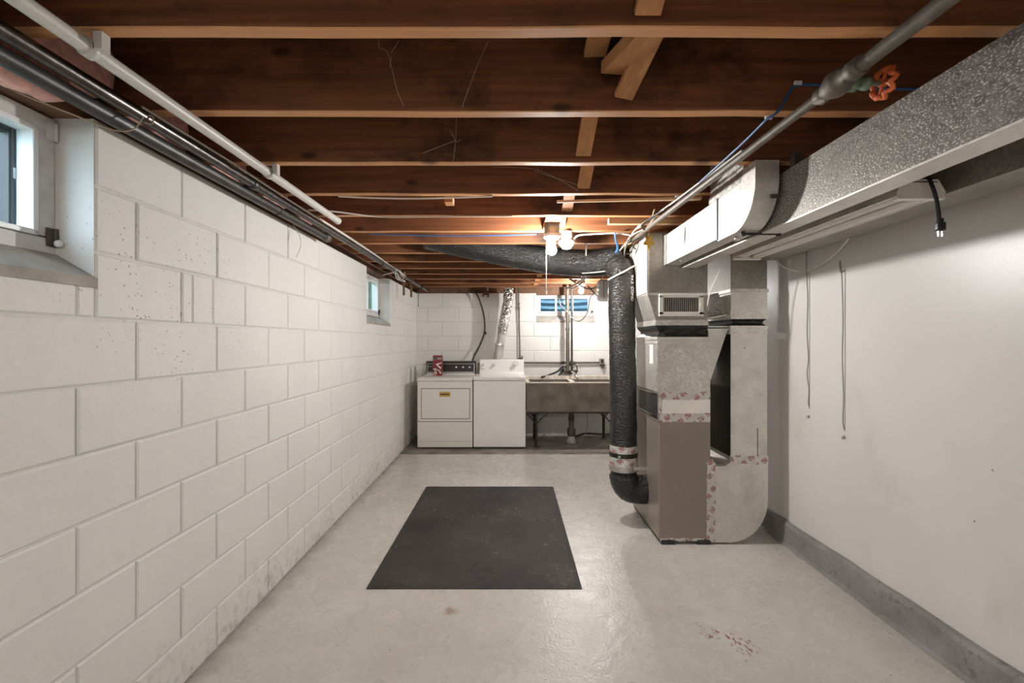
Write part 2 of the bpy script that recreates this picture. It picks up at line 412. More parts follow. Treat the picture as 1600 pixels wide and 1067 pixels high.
# rough concrete curb along the right wall
ys = [YF+i*.12 for i in range(int((YB-YF)/.12)+1)]
mb = MB(); ring = []
for y in ys:
    a, b, c = random.uniform(-.005, .005), random.uniform(-.006, .006), random.uniform(-.004, .004)
    ring.append([(1.772+a, y, 0), (1.786+a, y, .02), (1.79+b, y, .13+c), (1.80+b, y, .148+c), (XR+.01, y, .152+c)])
vs = [p for r in ring for p in r]
mb.add(vs, [(i*5+k, i*5+k+1, (i+1)*5+k+1, (i+1)*5+k) for i in range(len(ring)-1) for k in range(4)])
tag(mb.build('baseboard_right', 'curb'), 'rough dark grey painted concrete curb at foot of right wall', 'curb', kind='structure')

# ------------------------------------------------------------------ ceiling: boards, joists, bridging
ceil = MB().box(-1.6, 2.1, YF-.2, YB+.3, ZS+.022, ZS+.06).build('ceiling', 'subfloor')
tag(ceil, 'open ceiling of dark brown wooden floor joists and boards', 'ceiling', kind='structure')
bme = MB().box(-.0685, .0685, YF-.15, YB+.25, 0, .022).mesh('subfloor_board'); bme.materials.append(M['subfloor'])
for i in range(26): share(bme, 'subfloor_board', ceil, (-1.52+.14*i, 0, ZS))
JF = [.735, 1.139, 1.54, 1.965, 2.372, 2.776, 3.17, 3.556, 3.95, 4.35, 4.76, 5.15, 5.55, 5.95, 6.36]
JF = [.735-.403*i for i in range(9, 0, -1)]+JF
XL = -1.46
def joist_mesh(seed):
    rnd = random.Random(seed); mb = MB(); n = 14; vs = []
    for i in range(n+1):
        x = XL+(1.98-XL)*i/n; a, b = rnd.uniform(-.0018, .0018), rnd.uniform(-.0022, .0022)
        c = .003
        vs += [(x, a, ZS), (x, a, ZJ+b+c), (x, a+c, ZJ+b), (x, .04+a-c, ZJ+b), (x, .04+a, ZJ+b+c), (x, .04+a, ZS)]
    fs = [(i*6+k, i*6+(k+1) % 6, (i+1)*6+(k+1) % 6, (i+1)*6+k) for i in range(n) for k in range(6)]
    fs += [tuple(range(6)), tuple(range(n*6+5, n*6-1, -1))]
    me = mb.add(vs, fs).mesh('joist'); me.materials.append(M['joist']); me.materials.append(M['joist_lit_edge'])
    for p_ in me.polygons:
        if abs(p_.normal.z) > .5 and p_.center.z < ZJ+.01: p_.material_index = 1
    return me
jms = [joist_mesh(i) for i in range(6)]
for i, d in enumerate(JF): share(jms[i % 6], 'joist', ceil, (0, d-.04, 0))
MB().box(XL-.04, XL, YF, YB+.1, ZT-.02, ZS).build('rim_joist', 'sillwood', ceil)
MB().box(XL, 2.0, YB+.04, YB+.08, ZT-.02, ZS).build('rim_joist', 'sillwood', ceil)
MB().box(1.98, 2.02, YF, YB+.1, ZJ-.02, ZS).build('rim_joist', 'sillwood', ceil)
mb = MB()
for a, b in ((YF, 2.6), (2.605, YB+.1)): mb.add([(-1.46-.0142*0, a, ZT), (-1.305-.0142*a, a, ZT), (-1.305-.0142*b, b, ZT), (-1.46, b, ZT), (-1.46, a, ZJ), (-1.305-.0142*a, a, ZJ), (-1.305-.0142*b, b, ZJ), (-1.46, b, ZJ)], [(0,1,2,3), (4,5,6,7), (0,1,5,4), (1,2,6,5), (2,3,7,6), (3,0,4,7)])
mb.build('sill_plate', 'sillwood', ceil)
MB().box(-1.40, 1.98, YB+.03, YB+.2, ZT, ZJ).build('sill_plate', 'sillwood', ceil)
# cross bridging: from the top of one joist to the foot of the next
def bridge(x, ya, za, yb, zb, wdt=.062, th=.019, sx=0.0, nm='bridging_strip', mat='bridge'):
    a, b = Vector((x, ya, za)), Vector((x+sx, yb, zb)); t = (b-a).normalized(); r = Vector((1, 0, 0)); r = (r-t*r.dot(t)).normalized(); u = t.cross(r)
    q = lambda p: [p+r*wdt/2*s1+u*th/2*s2 for s1, s2 in ((-1, -1), (1, -1), (1, 1), (-1, 1))]
    return MB().loft(q(a), q(b)).build(nm, mat, ceil)
k0 = 9
for i in range(len(JF)-1):
    if i in (k0+1,) or JF[i] < -.5: continue
    x = {k0: .325, k0+2: .30, k0+3: .365}.get(i, .33)
    y0, y1 = JF[i]+.004, JF[i+1]-.046
    bridge(x, y0, ZS-.03, y1, ZJ+.03)
    bridge(x+.075, y0, ZJ+.03, y1, ZS-.03)
# the knocked-loose bridging in the near bay
y0, y1 = JF[k0+1]+.004, JF[k0+2]-.046
bridge(.445, y0, ZS-.03, y1+.0, 2.135, sx=-.08)
bridge(.375, y0+.02, 2.15, y1-.04, 2.205, .075, .035, sx=-.055)
bridge(.25, y0+.06, 2.225, y1-.01, 2.27, .07, .02, sx=.02)
MB().box(-.37, -.325, JF[k0+4]+.12, JF[k0+4]+.19, 2.095, 2.13).build('nailing_block', 'bridge', ceil)

# ------------------------------------------------------------------ windows
def window(name, label, at, panes, dark):
    # built in the wall's own frame: x into the wall is negative, y along it
    y0, y1, z0 = at['y0'], at['y1'], at['z0']
    o = thing(name, label, 'window', kind='structure')
    fx = -.12; zs = z0+.072; zt = ZT-.006
    P = []
    def part(mb, nm, mat, par=o):
        if at['axis'] == 'b': mb.v = [(v[1], -v[0], v[2]) for v in mb.v]
        q = mb.build(nm, mat); q.parent = par; return q
    part(MB().prism([(0.004, z0-.03), (0.004, z0), (fx+.002, zs), (fx+.002, z0-.03)], 'y', y0, y1), 'window_sill', 'sill')
    fw = .055
    fr = MB().box(fx-.05, fx, y0, y1, zs-.02, zs+.045, .004).box(fx-.05, fx, y0, y1, zt-.045, zt, .004)
    fr.box(fx-.05, fx-.001, y0, y0+fw, zs+.04, zt-.04, .004).box(fx-.05, fx-.001, y1-fw, y1, zs+.04, zt-.04, .004)
    fo = part(fr, 'frame', 'winpaint')
    part(MB().box(fx-.004, fx+.003, y0+.004, y1-.004, zs+.0445, zs+.0475), 'frame_gap', 'seam', fo)
    ya, yb, za, zb = y0+fw, y1-fw, zs+.045, zt-.045
    s = .016
    pw = (yb-ya)/panes
    sash = MB()
    for k in range(panes+1):
        c = ya+pw*k; h = s if 0 < k < panes else 0
        lo, hi = (c, c+s) if k == 0 else ((c-s, c) if k == panes else (c-.013, c+.013))
        sash.box(fx-.045, fx+.006, lo, hi, za, zb, .003)
    sash.box(fx-.045, fx+.006, ya, yb, za, za+s, .003).box(fx-.045, fx+.006, ya, yb, zb-s, zb, .003)
    sa = part(sash, 'sash', 'vinyl')
    if dark:
        d = MB(); e = .03
        d.box(fx-.075, fx-.05, ya, ya+e, za, zb).box(fx-.075, fx-.05, yb-e, yb, za, zb).box(fx-.075, fx-.05, ya, yb, za, za+.012).box(fx-.075, fx-.05, ya, yb, zb-.03, zb)
        d.box(fx-.072, fx-.046, yb-.024, yb-.020, za, zb).box(fx-.072, fx-.046, yb-.012, yb-.008, za, zb)
        part(d, 'storm_frame', 'blackframe')
        part(MB().box(fx-.05, fx-.043, yb-.022, yb-.014, za+.16, za+.19), 'storm_latch', 'silver')
    for k in range(panes):
        part(MB().box(fx-.032, fx-.028, ya+pw*k+.008, ya+pw*(k+1)-.008, za+.008, zb-.008), 'pane', 'glass', sa)
    for zz in ((zs+.02), (zt-.07)):
        part(MB().box(fx, fx+.006, y1-.03, y1-.004, zz, zz+.055).lathe([(.006, 0), (.006, .055)], (fx+.008, y1-.008, zz), 10), 'hinge', 'winpaint' if zz > 1.8 else 'castiron')
    part(MB().sphere((fx+.02, y1-.012, zs+.03), .011, 10), 'hinge_knob', 'vinyl')
    return o
for i, (a, b) in enumerate(WINS_L):
    o = window('window_%d' % (i+1), ('near hopper window in block wall with black storm frame', 'far small two-pane window high in left block wall')[i], dict(axis='l', y0=a, y1=b, z0=WZ0), (1, 2)[i], i == 0)
    o.location = (-1.25, 0, 0); o.rotation_euler = (0, 0, ANG)
o = window('window_3', 'three-pane basement window above the concrete laundry tub', dict(axis='b', y0=.339, y1=1.159, z0=1.629), 3, False)
o.location = (0, YB, 0)
# daylight wells outside the windows
def well(label, mat, pos, rot, rad, depth, zlow, corr):
    o = thing('window_well', label, 'window well', pos, group='window wells outside the panes')
    mb = MB(); n = 20; m = 60; vs = []
    for j in range(m+1):
        z = zlow+(2.30-zlow)*j/m; rr = math.sin(j*math.pi/4)*corr
        for i in range(n+1):
            a = math.pi*i/n; vs.append((math.cos(a)*(rad+rr), math.sin(a)*(depth+rr), z))
    mb.add(vs, [(j*(n+1)+i, j*(n+1)+i+1, (j+1)*(n+1)+i+1, (j+1)*(n+1)+i) for j in range(m) for i in range(n)], True)
    for q in (mb.build('well_wall', mat), MB().prism([(math.cos(math.pi*i/n)*rad*1.02, math.sin(math.pi*i/n)*depth*1.02) for i in range(n+1)], 'z', zlow-.04, zlow).build('gravel_bed', 'gravel')):
        q.parent = o
    o.rotation_euler = (0, 0, rot)
t = thing('garden_wall', 'mossy green rough wall outside the near window', 'wall', (-2.1, 1.9, 1.5))
mb = MB(); rnd = random.Random(21); nx, nz = 24, 22; vs = []
for j in range(nz+1):
    for i in range(nx+1): vs.append((-1.48-1.6*i/nx, 1.80+rnd.uniform(-.012, .012), 1.46+1.5*j/nz))
mb.add(vs, [(j*(nx+1)+i, j*(nx+1)+i+1, (j+1)*(nx+1)+i+1, (j+1)*(nx+1)+i) for j in range(nz) for i in range(nx)], True)
mb.box(-3.08, -1.48, 1.82, 1.95, 1.46, 2.96).build('wall_face', 'greenwall', t)
MB().box(-3.1, -1.47, -.6, 1.95, 1.40, 1.46).build('gravel_bed', 'gravel', t)
well('grey-green well outside the far left window', 'greenwall', (-1.53, 4.52, 0), math.pi/2, .62, .85, 1.5, .004)
well('blue-grey corrugated steel well outside the laundry window', 'wellmetal', (.75, YB+.21, 0), 0, .60, .75, 1.60, .014)
# pink insulation at the joist ends
def lump(bx, seed):
    rnd = random.Random(seed); x0, x1, y0, y1, z0, z1 = bx; bm = bmesh.new(); bmesh.ops.create_icosphere(bm, subdivisions=3, radius=1)
    for v in bm.verts:
        c = v.co; q = [math.copysign(abs(t)**.55, t) for t in c]; j = 1+rnd.uniform(-.07, .07)
        v.co = ((x0+x1)/2+q[0]*(x1-x0)/2*j, (y0+y1)/2+q[1]*(y1-y0)/2, (z0+z1)/2+q[2]*(z1-z0)/2*j)
    bm.verts.index_update(); mb = MB().add([v.co[:] for v in bm.verts], [tuple(v.index for v in f.verts) for f in bm.faces], True); bm.free(); return mb
IL = ('pink fibreglass insulation stuffed in bay above the near window', 'pink insulation batt in the second bay past the near window', 'pink insulation batt in the third joist bay along the block wall', 'pink insulation batt peeking out in the fourth joist bay', 'pink insulation batt in the fifth joist bay, farthest of the row')
for i in range(5):
    a, b = JF[k0+1+i]+.004, JF[k0+2+i]-.045
    x1 = (-1.262, -1.335, -1.33, -1.32, -1.34)[i]
    tag(lump((-1.455, x1, a, b, 2.095, 2.30), i).build('insulation_batt', 'insul'), IL[i], 'insulation', 'pink insulation at the joist ends')

tag(lump((-1.335, -1.238, .85, 1.31, 1.99, 2.12), 17).build('insulation_batt', 'insul'), 'pink insulation flap sagging between near window head and dark pipe', 'insulation', 'pink insulation at the joist ends')

# ------------------------------------------------------------------ pipes and cables overhead on the left
t = thing('drain_pipe', 'off-white plastic pipe hung under the joists, capped at its end', 'pipe', (-1.04, .2, 2.05))
MB().tube([(-1.04, y, 2.052) for y in (-1.5, .2, 1.2, 2.0, 2.70)], .0185, 18).build('pipe', 'pvc', t)
MB().lathe([(.0185, 0), (.021, .002), (.021, .03), (.017, .037)], (-1.04, 2.69, 2.052), 18, 'y').build('end_cap', 'pvc', t)
for d in (JF[k0+1]-.03, JF[k0+3]-.03, JF[k0-1]-.03):
    MB().lathe([(.0187, -.012), (.0235, -.012), (.0235, .012), (.0187, .012)], (-1.04, d+.01, 2.052), 18, 'y').box(-1.02, -.998, d-.002, d+.022, 2.045, 2.088).build('pipe_clip', 'pvc', t)
t = thing('gas_pipe', 'shiny black steel pipe running under the joists beside block wall', 'pipe', (-1.165, .2, 2.04))
MB().tube([(-1.165, -2, 2.042), (-1.165, 1.5, 2.042), (-1.172, 4, 2.042), (-1.18, 6.38, 2.045)], .021, 16).build('pipe', 'steelpipe', t)
for d in (2.05, 4.1, 5.9): MB().lathe([(.021, -.022), (.026, -.02), (.026, .02), (.021, .022)], (-1.167-.003*d/6, d, 2.042), 16, 'y').build('coupling', 'steelpipe_dull', t)
t = thing('conduit_pipe', 'dull dark pipe nearest the wall top, ending short', 'pipe', (-1.21, .2, 2.0))
MB().tube([(-1.208, -2, 2.008), (-1.208, 1.5, 2.008), (-1.215, 3.0, 2.012)], .0235, 16).build('pipe', 'steelpipe_dull', t)
MB().lathe([(.0235, -.03), (.028, -.03), (.028, .03), (.0235, .03)], (-1.2145, 2.97, 2.012), 16, 'y').build('threaded_end', 'oldpipe', t)
MB().lathe([(.0236, -.006), (.0258, -.006), (.0258, .006), (.0236, .006)], (-1.212, 2.35, 2.01), 16, 'y').build('coupling', 'iron', t)
def cable(name, label, pts, r, mat, k=8, n=6, cat='cable', group=None):
    return tag(MB().tube(spline(pts, k), r, n).build(name, mat), label, cat, group)
cable('cable', 'thin tan wire drooping from near window to the steel pipe', [W(-40, 112, 1.2), W(40, 150, 1.22), W(110, 178, 1.28), W(175, 203, 1.34), W(208, 203, 1.38), W(224, 184, 1.42), W(238, 182, 1.44), W(238, 194, 1.44), W(226, 192, 1.43)], .0022, 'cable_tan')
cable('cable', 'white cable lashed along top of shiny steel pipe', [(-1.155, 1.42, 2.064), (-1.148, 2.0, 2.066), (-1.15, 2.4, 2.062), (-1.145, 3.0, 2.066), (-1.15, 3.8, 2.064), (-1.155, 4.4, 2.05), (-1.15, 4.75, 2.045)], .0045, 'cable_white')
cable('cable', 'second white cable lying beside steel pipe over block wall', [(-1.14, 1.9, 2.058), (-1.132, 2.5, 2.05), (-1.14, 3.2, 2.055), (-1.142, 4.0, 2.05), (-1.14, 4.6, 2.04)], .004, 'cable_white')
cable('cable', 'white cable branching from steel pipe up to fifth joist', [(-1.13, 2.52, 2.06), (-1.02, 2.6, 2.075), (-.8, 2.72, 2.078), (-.55, 2.73, 2.08), (-.3, 2.735, 2.084), (0, 2.74, 2.086)], .0045, 'cable_white')
cable('cable', 'white cable drooping along fourth joist above the mat', [(-.9, 2.36, 2.085), (-.7, 2.36, 2.076), (-.45, 2.36, 2.074), (-.1, 2.36, 2.085)], .0045, 'cable_white')
cable('cable', 'blue and grey cable stapled along the sixth joist', [(-1.0, 3.185, 2.084), (-.5, 3.19, 2.072), (-.1, 3.185, 2.074), (.17, 3.18, 2.08)], .0045, 'cable_blue')
t = thing('cable_knot', 'tangle of white wire tied round steel pipe by far window', 'wire', (-1.17, 4.6, 2.03))
rnd = random.Random(3)
for i in range(4):
    MB().tube(spline([(-1.17+rnd.uniform(-.045, .05), 4.45+rnd.uniform(0, .4), 2.03+rnd.uniform(-.07, .035)) for _ in range(6)], 6), .004, 5).build('wire_loop', 'cable_white', t)
MB().tube(spline([(-1.165, 4.5, 2.02), (-1.2, 4.42, 1.99), (-1.235, 4.35, 1.965)], 4), .003, 5).build('wire_end', 'cable_white', t)
for i, (px, y1_, D, l) in enumerate(((631, 462, 5.05, 'rusty strap hanging from joist right of far window, left one'), (642.5, 465, 5.3, 'rusty strap hanging from joist right of far window, right one'))):
    a = W(px, y1_, D); tag(MB().box(a.x-.012, a.x+.012, D-.003, D+.003, a.z, ZJ, .001).build('hanger_strap', 'rust'), l, 'strap', 'rusty hanger straps')
a = W(653.5, 478, 6.1)
t = thing('hanging_wire', 'short dark wire with knotted tip hanging at the wall corner', 'wire', a)
MB().tube([(a.x, a.y, ZJ), (a.x, a.y, a.z)], .004, 6).build('wire', 'cable_black', t); MB().sphere(a, .009, 8).build('knot', 'cable_black', t)
cable('cable', 'loose white wire drooping down block wall near its top', [W(458, 352, 2.66), W(468, 368, 2.64), W(470, 385, 2.63), W(463, 403, 2.62)], .0025, 'cable_white')

# ------------------------------------------------------------------ gas pipe with valve on the right
def gx(y): return .905-.0275*(y-.9)
t = thing('valve_pipe', 'brown-grey gas pipe with orange-handled valve under the joists', 'pipe', (.9, .9, 2.03))
MB().tube([(gx(y), y, 2.042) for y in (-2, .5, 1.19)], .0185, 16).build('pipe', 'oldpipe', t)
MB().tube([(gx(y), y, 2.042) for y in (1.28, 2.0, 3.42)], .0145, 16).build('pipe', 'oldpipe', t)
VY = 1.25; vx = gx(VY)
vb = MB().lathe([(.021, -.085), (.026, -.083), (.026, -.05), (.02, -.047), (.034, -.02), (.036, .012), (.024, .042), (.021, .045), (.023, .05), (.023, .075), (.017, .078)], (vx, VY, 2.042), 18, 'y').build('valve_body', 'oldpipe', t)
MB().lathe([(.022, .015), (.022, .04), (.015, .045), (.015, .06), (.018, .062), (.018, .075), (.007, .078), (.006, .12)], (vx, VY-.01, 2.035), 12, 'x').build('bonnet', 'patina', vb)
wc = Vector((vx+.115, VY-.01, 2.035)); mb = MB()
rim = [(wc.x+.006*math.cos(8*a), wc.y+.036*math.cos(a)*(1+.08*math.cos(8*a)), wc.z+.036*math.sin(a)*(1+.08*math.cos(8*a))) for a in [2*math.pi*i/40 for i in range(41)]]
mb.tube(rim, .0065, 8, cap=False)
for i in range(4):
    a = math.pi/2*i+.4; mb.tube([wc, (wc.x, wc.y+.034*math.cos(a), wc.z+.034*math.sin(a))], .0045, 6)
mb.lathe([(.010, -.008), (.010, .008)], wc, 10, 'x').build('handwheel', 'orange', t)
tagp = W(1279, 160, 1.27); MB().lathe([(.014, 0), (.014, .0015)], tagp, 16, 'z').build('pipe_tag', 'silver', t)
bl = thing('cable', 'bright blue cable stapled along joist and down beside valve pipe', 'cable', (1.0, 1.5, 2.1))
MB().tube(spline([(1.60, 1.494, W(1500, 141, 1.495).z), W(1425, 140, 1.494), W(1330, 137, 1.494), W(1250, 133, 1.494), W(1232, 148, 1.494), W(1222, 166, 1.495), W(1212, 178, 1.49), W(1198, 187, 1.52), W(1180, 205, 1.6), W(1150, 234, 1.75), W(1100, 279, 2.06), W(1060, 316, 2.4), W(1020, 348, 2.8), W(985, 376, 3.3)], 8), .0045, 7).build('cable_run', 'cable_blue', bl)
for p in (W(1246, 131, 1.493), W(1200, 185, 1.525), W(1058, 307, 2.36)):
    MB().box(p.x-.012, p.x+.012, p.y-.008, p.y+.002, p.z-.006, p.z+.006, .002).build('cable_staple', 'plasticwhite', bl)
cable('cable', 'white cable twisting along valve pipe towards the furnace', [(.885, 1.75, 2.066), (.872, 2.1, 2.07), (.845, 2.4, 2.062), (.85, 2.6, 2.075), (.80, 2.9, 2.06), (.82, 3.2, 2.05), (.80, 3.45, 2.0)], .0045, 'cable_white')
cable('cable', 'grey cable bundled with blue one above the plenum', [(.86, 2.3, 2.068), (.83, 2.6, 2.06), (.845, 2.85, 2.05), (.80, 3.1, 2.04), (.83, 3.35, 2.0), (.86, 3.5, 1.97)], .005, 'cable_grey')
cable('cable', 'tan wire looping among cables above the plenum corner', [(.80, 2.55, 2.075), (.83, 2.75, 2.06), (.78, 2.9, 2.04), (.82, 3.0, 2.07), (.86, 3.1, 2.03), (.80, 3.3, 2.02)], .004, 'cable_tan')
cable('cable', 'black cable looping over the corner of the plenum', [(.84, 2.5, 2.06), (.80, 2.8, 2.05), (.87, 2.95, 2.03), (.84, 3.2, 2.02), (.90, 3.3, 1.99), (.86, 3.5, 2.01)], .005, 'cable_black')
cable('cable', 'white cable stapled on joist right of empty lampholder', [W(897, 374, 3.12), W(905, 368, 3.12), W(930, 366, 3.12), W(965, 365, 3.12), W(985, 368, 3.12)], .006, 'cable_white')
cable('cable', 'pair of blue wires looped down to the black flexible duct', [W(961, 364, 3.1), W(962, 375, 3.12), W(965, 388, 3.15), W(962, 395, 3.2)], .007, 'cable_blue')
# board scraps under the joists
tag(MB().box(.60, 1.06, 2.82, 2.86, 2.062, 2.10, .002).build('wood_batten', 'newwood'), 'short pale batten nailed below joist above the furnace', 'batten')
tag(MB().prism([(.24, 2.435), (.24, 2.44), (.99, 2.40), (.99, 2.37)], 'z', 2.075, 2.088).build('wood_lath', 'newwood'), 'thin pale lath lying slanted against joist near valve pipe', 'lath')

# ------------------------------------------------------------------ lamps
def bulb_fixture(label, x, y, zb, strength, chain):
    t = thing('ceiling_lamp', label, 'lamp', (x, y, zb+.09))
    MB().box(x-.05, x+.05, y-.2, y+.2, 2.092, 2.112).build('mounting_board', 'bridge', t)
    MB().lathe([(.05, zb+.10), (.05, 2.092)], (x, y, 0), 8).build('junction_box', 'galv_dull', t)
    MB().lathe([(.018, zb+.028), (.024, zb+.032), (.026, zb+.06), (.05, zb+.075), (.056, zb+.085), (.056, zb+.10), (.05, zb+.102)], (x, y, 0), 24).build('lampholder', 'porcelain', t)
    MB().lathe([(.001, zb-.034), (.014, zb-.031), (.026, zb-.021), (.031, zb-.003), (.029, zb+.010), (.020, zb+.025), (.0145, zb+.036)], (x, y, 0), 20).build('bulb', emit('lit bulb', strength), t)
    if chain:
        MB().tube([(x-.035, y, zb+.08), (x-.037, y, zb-.1), (x-.036, y, chain)], .0022, 6).build('pull_chain', 'cable_white', t)
        MB().lathe([(.003, chain-.03), (.005, chain-.02), (.004, chain)], (x-.036, y, 0), 8).build('chain_knob', 'porcelain', t)
bulb_fixture('lit bare bulb with pull chain in the middle of the ceiling', .26, 2.97, 1.93, BULB_MAIN, 1.66)
bulb_fixture('lit bare bulb above the concrete laundry tub', .87, 5.72, 1.965, BULB_BACK, None)
t = thing('fill_lamp', 'added two-tube fluorescent fill lamp behind the camera position', 'lamp', (-.2, -1.3, 2.0))  # unseen fixture, added as soft fill for the camera-facing sides
MB().prism([(-1.40, 2.03), (-1.34, 2.088), (-1.26, 2.088), (-1.20, 2.03), (-1.203, 2.028), (-1.262, 2.082), (-1.338, 2.082), (-1.397, 2.028)], 'x', -.85, .45).build('reflector', 'fixture', t)
tube_mat = emit('added fill tube', TUBE_FILL)
for y in (-1.34, -1.26): MB().lathe([(.0125, -.82), (.0125, .42)], (0, y, 2.03), 14, 'x').build('fluorescent_tube', tube_mat, t)
for x in (-.845, .425): MB().box(x, x+.02, -1.385, -1.215, 2.01, 2.08, .003).build('end_plate', 'fixture', t)
t = thing('empty_lampholder', 'white round lampholder without a bulb, right of lit bulb', 'lamp', (.38, 3.15, 2.0))
MB().lathe([(.036, 2.03), (.038, 2.035), (.038, 2.09)], (.38, 3.15, 0), 24).build('base_box', 'plasticwhite', t)
MB().lathe([(.02, 1.972), (.034, 1.975), (.036, 1.988), (.046, 1.99), (.048, 2.0), (.057, 2.004), (.058, 2.022), (.05, 2.03)], (.38, 3.15, 0), 28).build('socket_ring', 'porcelain', t)
MB().box(.377, .383, 3.110, 3.113, 2.045, 2.075).build('slot', 'seam', t)
# shop light
t = thing('fluorescent_shop_light', 'off-white unlit fluorescent shop light hung beside the metal ducts', 'light fixture', (1.455, 2.2, 1.84))
X0, X1, Y0, Y1 = 1.368, 1.541, 1.616, 2.836
XC = (X0+X1)/2
prof = [(X0, 1.85), (X0+.006, 1.863), (1.395, 1.906), (1.512, 1.906), (X1-.006, 1.863), (X1, 1.85), (X1-.006, 1.849), (1.508, 1.892), (1.40, 1.892), (X0+.006, 1.849)]
MB().prism(prof, 'y', Y0+.004, Y1-.004).build('reflector', 'fixture', t)
for y in (Y0, Y1-.004):
    e = MB().prism([(X0+.01, 1.845), (X0, 1.863), (1.392, 1.908), (1.514, 1.908), (X1, 1.863), (X1-.01, 1.845)], 'y', y, y+.004).build('end_plate', 'fixture', t)
    MB().box(X0+.002, X1-.002, y-.001 if y < 2 else y-.02, y+.024 if y < 2 else y+.005, 1.838, 1.848, .002).build('lip', 'fixture', e)
MB().box(1.42, 1.487, Y0+.005, Y1-.005, 1.868, 1.893, .004).build('ballast_cover', 'fixture', t)
for s in (-.042, .042):
    q = MB().lathe([(.0125, Y0+.03), (.0125, Y1-.03)], (XC+s, 0, 1.856), 14, 'y').build('fluorescent_tube', 'tubeglass', t)
    for ya in (Y0+.008, Y1-.034): MB().lathe([(.0132, ya), (.0132, ya+.026)], (XC+s, 0, 1.856), 14, 'y').build('tube_cap', 'silver', q)
MB().box(1.425, 1.48, Y0+.02, Y0+.09, 1.908, 1.93, .003).build('hanging_bracket', 'fixture', t)
MB().box(1.40, 1.51, Y0-.0015, Y0, 1.897, 1.900).build('slot', 'seam', t)
MB().box(X0-.0008, X0+.006, Y0+.14, Y0+.2, 1.852, 1.858).build('maker_label', 'printgrey', t)
cp = spline([(1.447, Y0+.05, 1.918), W(1447, 277, Y0-.005), W(1456, 290, Y0-.02), W(1463, 312, Y0-.02), W(1467, 338, Y0-.02), W(1468, 346, Y0-.02)], 8)
MB().tube(cp, .0065, 8).build('power_cord', 'cable_black', t)
p = W(1469, 353, Y0-.02)
pl = MB().box(p.x-.014, p.x+.014, p.y-.01, p.y+.01, p.z-.019, p.z+.012, .005).box(p.x-.008, p.x+.008, p.y-.007, p.y+.007, p.z+.010, p.z+.026, .003).build('plug', 'cable_black', t)
mb = MB()
for s in (-.007, .007): mb.box(p.x+s-.0012, p.x+s+.0012, p.y-.003, p.y+.003, p.z-.038, p.z-.018)
mb.build('plug_prong', 'silver', pl)
cable('cord', 'thin white cord sagging from far end of shop light', [W(1206, 402, 2.75), W(1225, 418, 2.68), W(1256, 425, 2.78), W(1285, 412, 2.6), W(1310, 392, 2.3), W(1326, 373, 2.2)], .0028, 'cable_white')
def pull(label, pts, D, tail, r=.0035):
    t = thing('hanging_string', label, 'string', W(*pts[-1], D), 'strings hanging before the right wall')
    MB().tube(spline([W(x, y, D) for x, y in pts], 6), r, 6).build('string', 'cable_grey', t)
    rnd = random.Random(len(label)); a = W(*pts[-1], D); mb = MB()
    for i in range(8):
        mb.tube([a, a+Vector((rnd.uniform(-.014, .008), rnd.uniform(-.01, .01), -rnd.uniform(.008, .022))), a+Vector((tail+rnd.uniform(-.016, .008), rnd.uniform(-.01, .01), -rnd.uniform(.018, .032)))], .0018, 4)
    mb.build('frayed_end', 'cable_grey', t)
pull('frayed grey string hanging from sagging white cord, shorter one', [(1260, 392), (1260, 424), (1262, 470), (1261, 520), (1263, 560), (1261, 585), (1264, 610), (1263, 630), (1268, 646)], 2.785, -.02)
pull('frayed grey string nearer the camera, longer one', [(1332, 408), (1318, 424), (1313, 424), (1312, 408), (1315, 428), (1317, 500), (1316, 560), (1318, 620), (1317, 660), (1322, 678)], 2.49, -.012, .0032)

# ------------------------------------------------------------------ ducts along the right
t = thing('branch_duct', 'light galvanised branch duct with rounded elbow above the furnace', 'duct', (1.05, 2.5, 1.83))
xa, xb = 1.0, 1.098
MB().box(xa, xb, 2.215, 2.982, 1.832, 2.022).build('straight_run', 'galv_light', t)
cur = [(2.05-.18*math.sin(a), 2.0-.18*math.cos(a)) for a in [math.pi/2*i/14 for i in range(15)]]
MB().prism([(2.212, 2.022), (2.212, 1.82)]+cur+[(1.87, 2.078), (1.975, 2.078), (1.985, 2.022)], 'x', xa, xb).build('elbow', 'galv_light', t)
MB().box(xa-.003, xb+.001, 2.207, 2.219, 1.826, 2.026).build('seam_band', 'seam', t)
MB().box(xa+.01, xb-.005, 1.985, 2.32, 2.022, 2.30).build('riser', 'galv', t)
MB().box(xa+.004, xb, 1.978, 2.322, 2.03, 2.062).build('riser_flange', 'galv', t)
MB().box(xa-.004, xa+.012, 2.94, 2.984, 1.83, 2.024).build('collar', 'galv_dull', t)
MB().tube([(xa+.02, 2.03, 1.812), (xb+.1, 2.03, 1.812)], .006, 8).build('hanger_rod', 'iron', t)
for x in (xa+.03, xb+.09): MB().lathe([(.012, -.006), (.012, .006)], (x, 2.03, 1.812), 6, 'x').build('hanger_nut', 'iron', t)
MB().sphere((1.045, 2.12, 1.812), .011, 8).build('screw_cap', 'chrome', t)
MB().sphere((1.03, 2.78, 1.826), .008, 8).build('screw_cap', 'chrome', t)
MB().prism([(2.62, 1.93), (2.637, 1.88), (2.64, 1.94), (2.632, 2.01), (2.618, 1.965)], 'x', xa-.0012, xa+.0005).build('soot_mark', 'seam', t)
MB().box(1.06, 1.095, 1.862, 1.868, 1.92, 1.935).sphere((1.09, 1.862, 1.927), .007, 8).build('elbow_clip', 'castiron', t)
t = thing('supply_duct', 'long flecked galvanised trunk duct running overhead towards the furnace', 'duct', (1.16, 1.5, 1.82))
MB().box(1.113, 1.205, -2.4, 2.982, 1.816, 2.026).build('duct_run', 'galv_speck', t)
MB().box(1.1125, 1.2055, -2.4, 2.98, 1.812, 1.818).build('bottom_seam', 'galv_light', t)
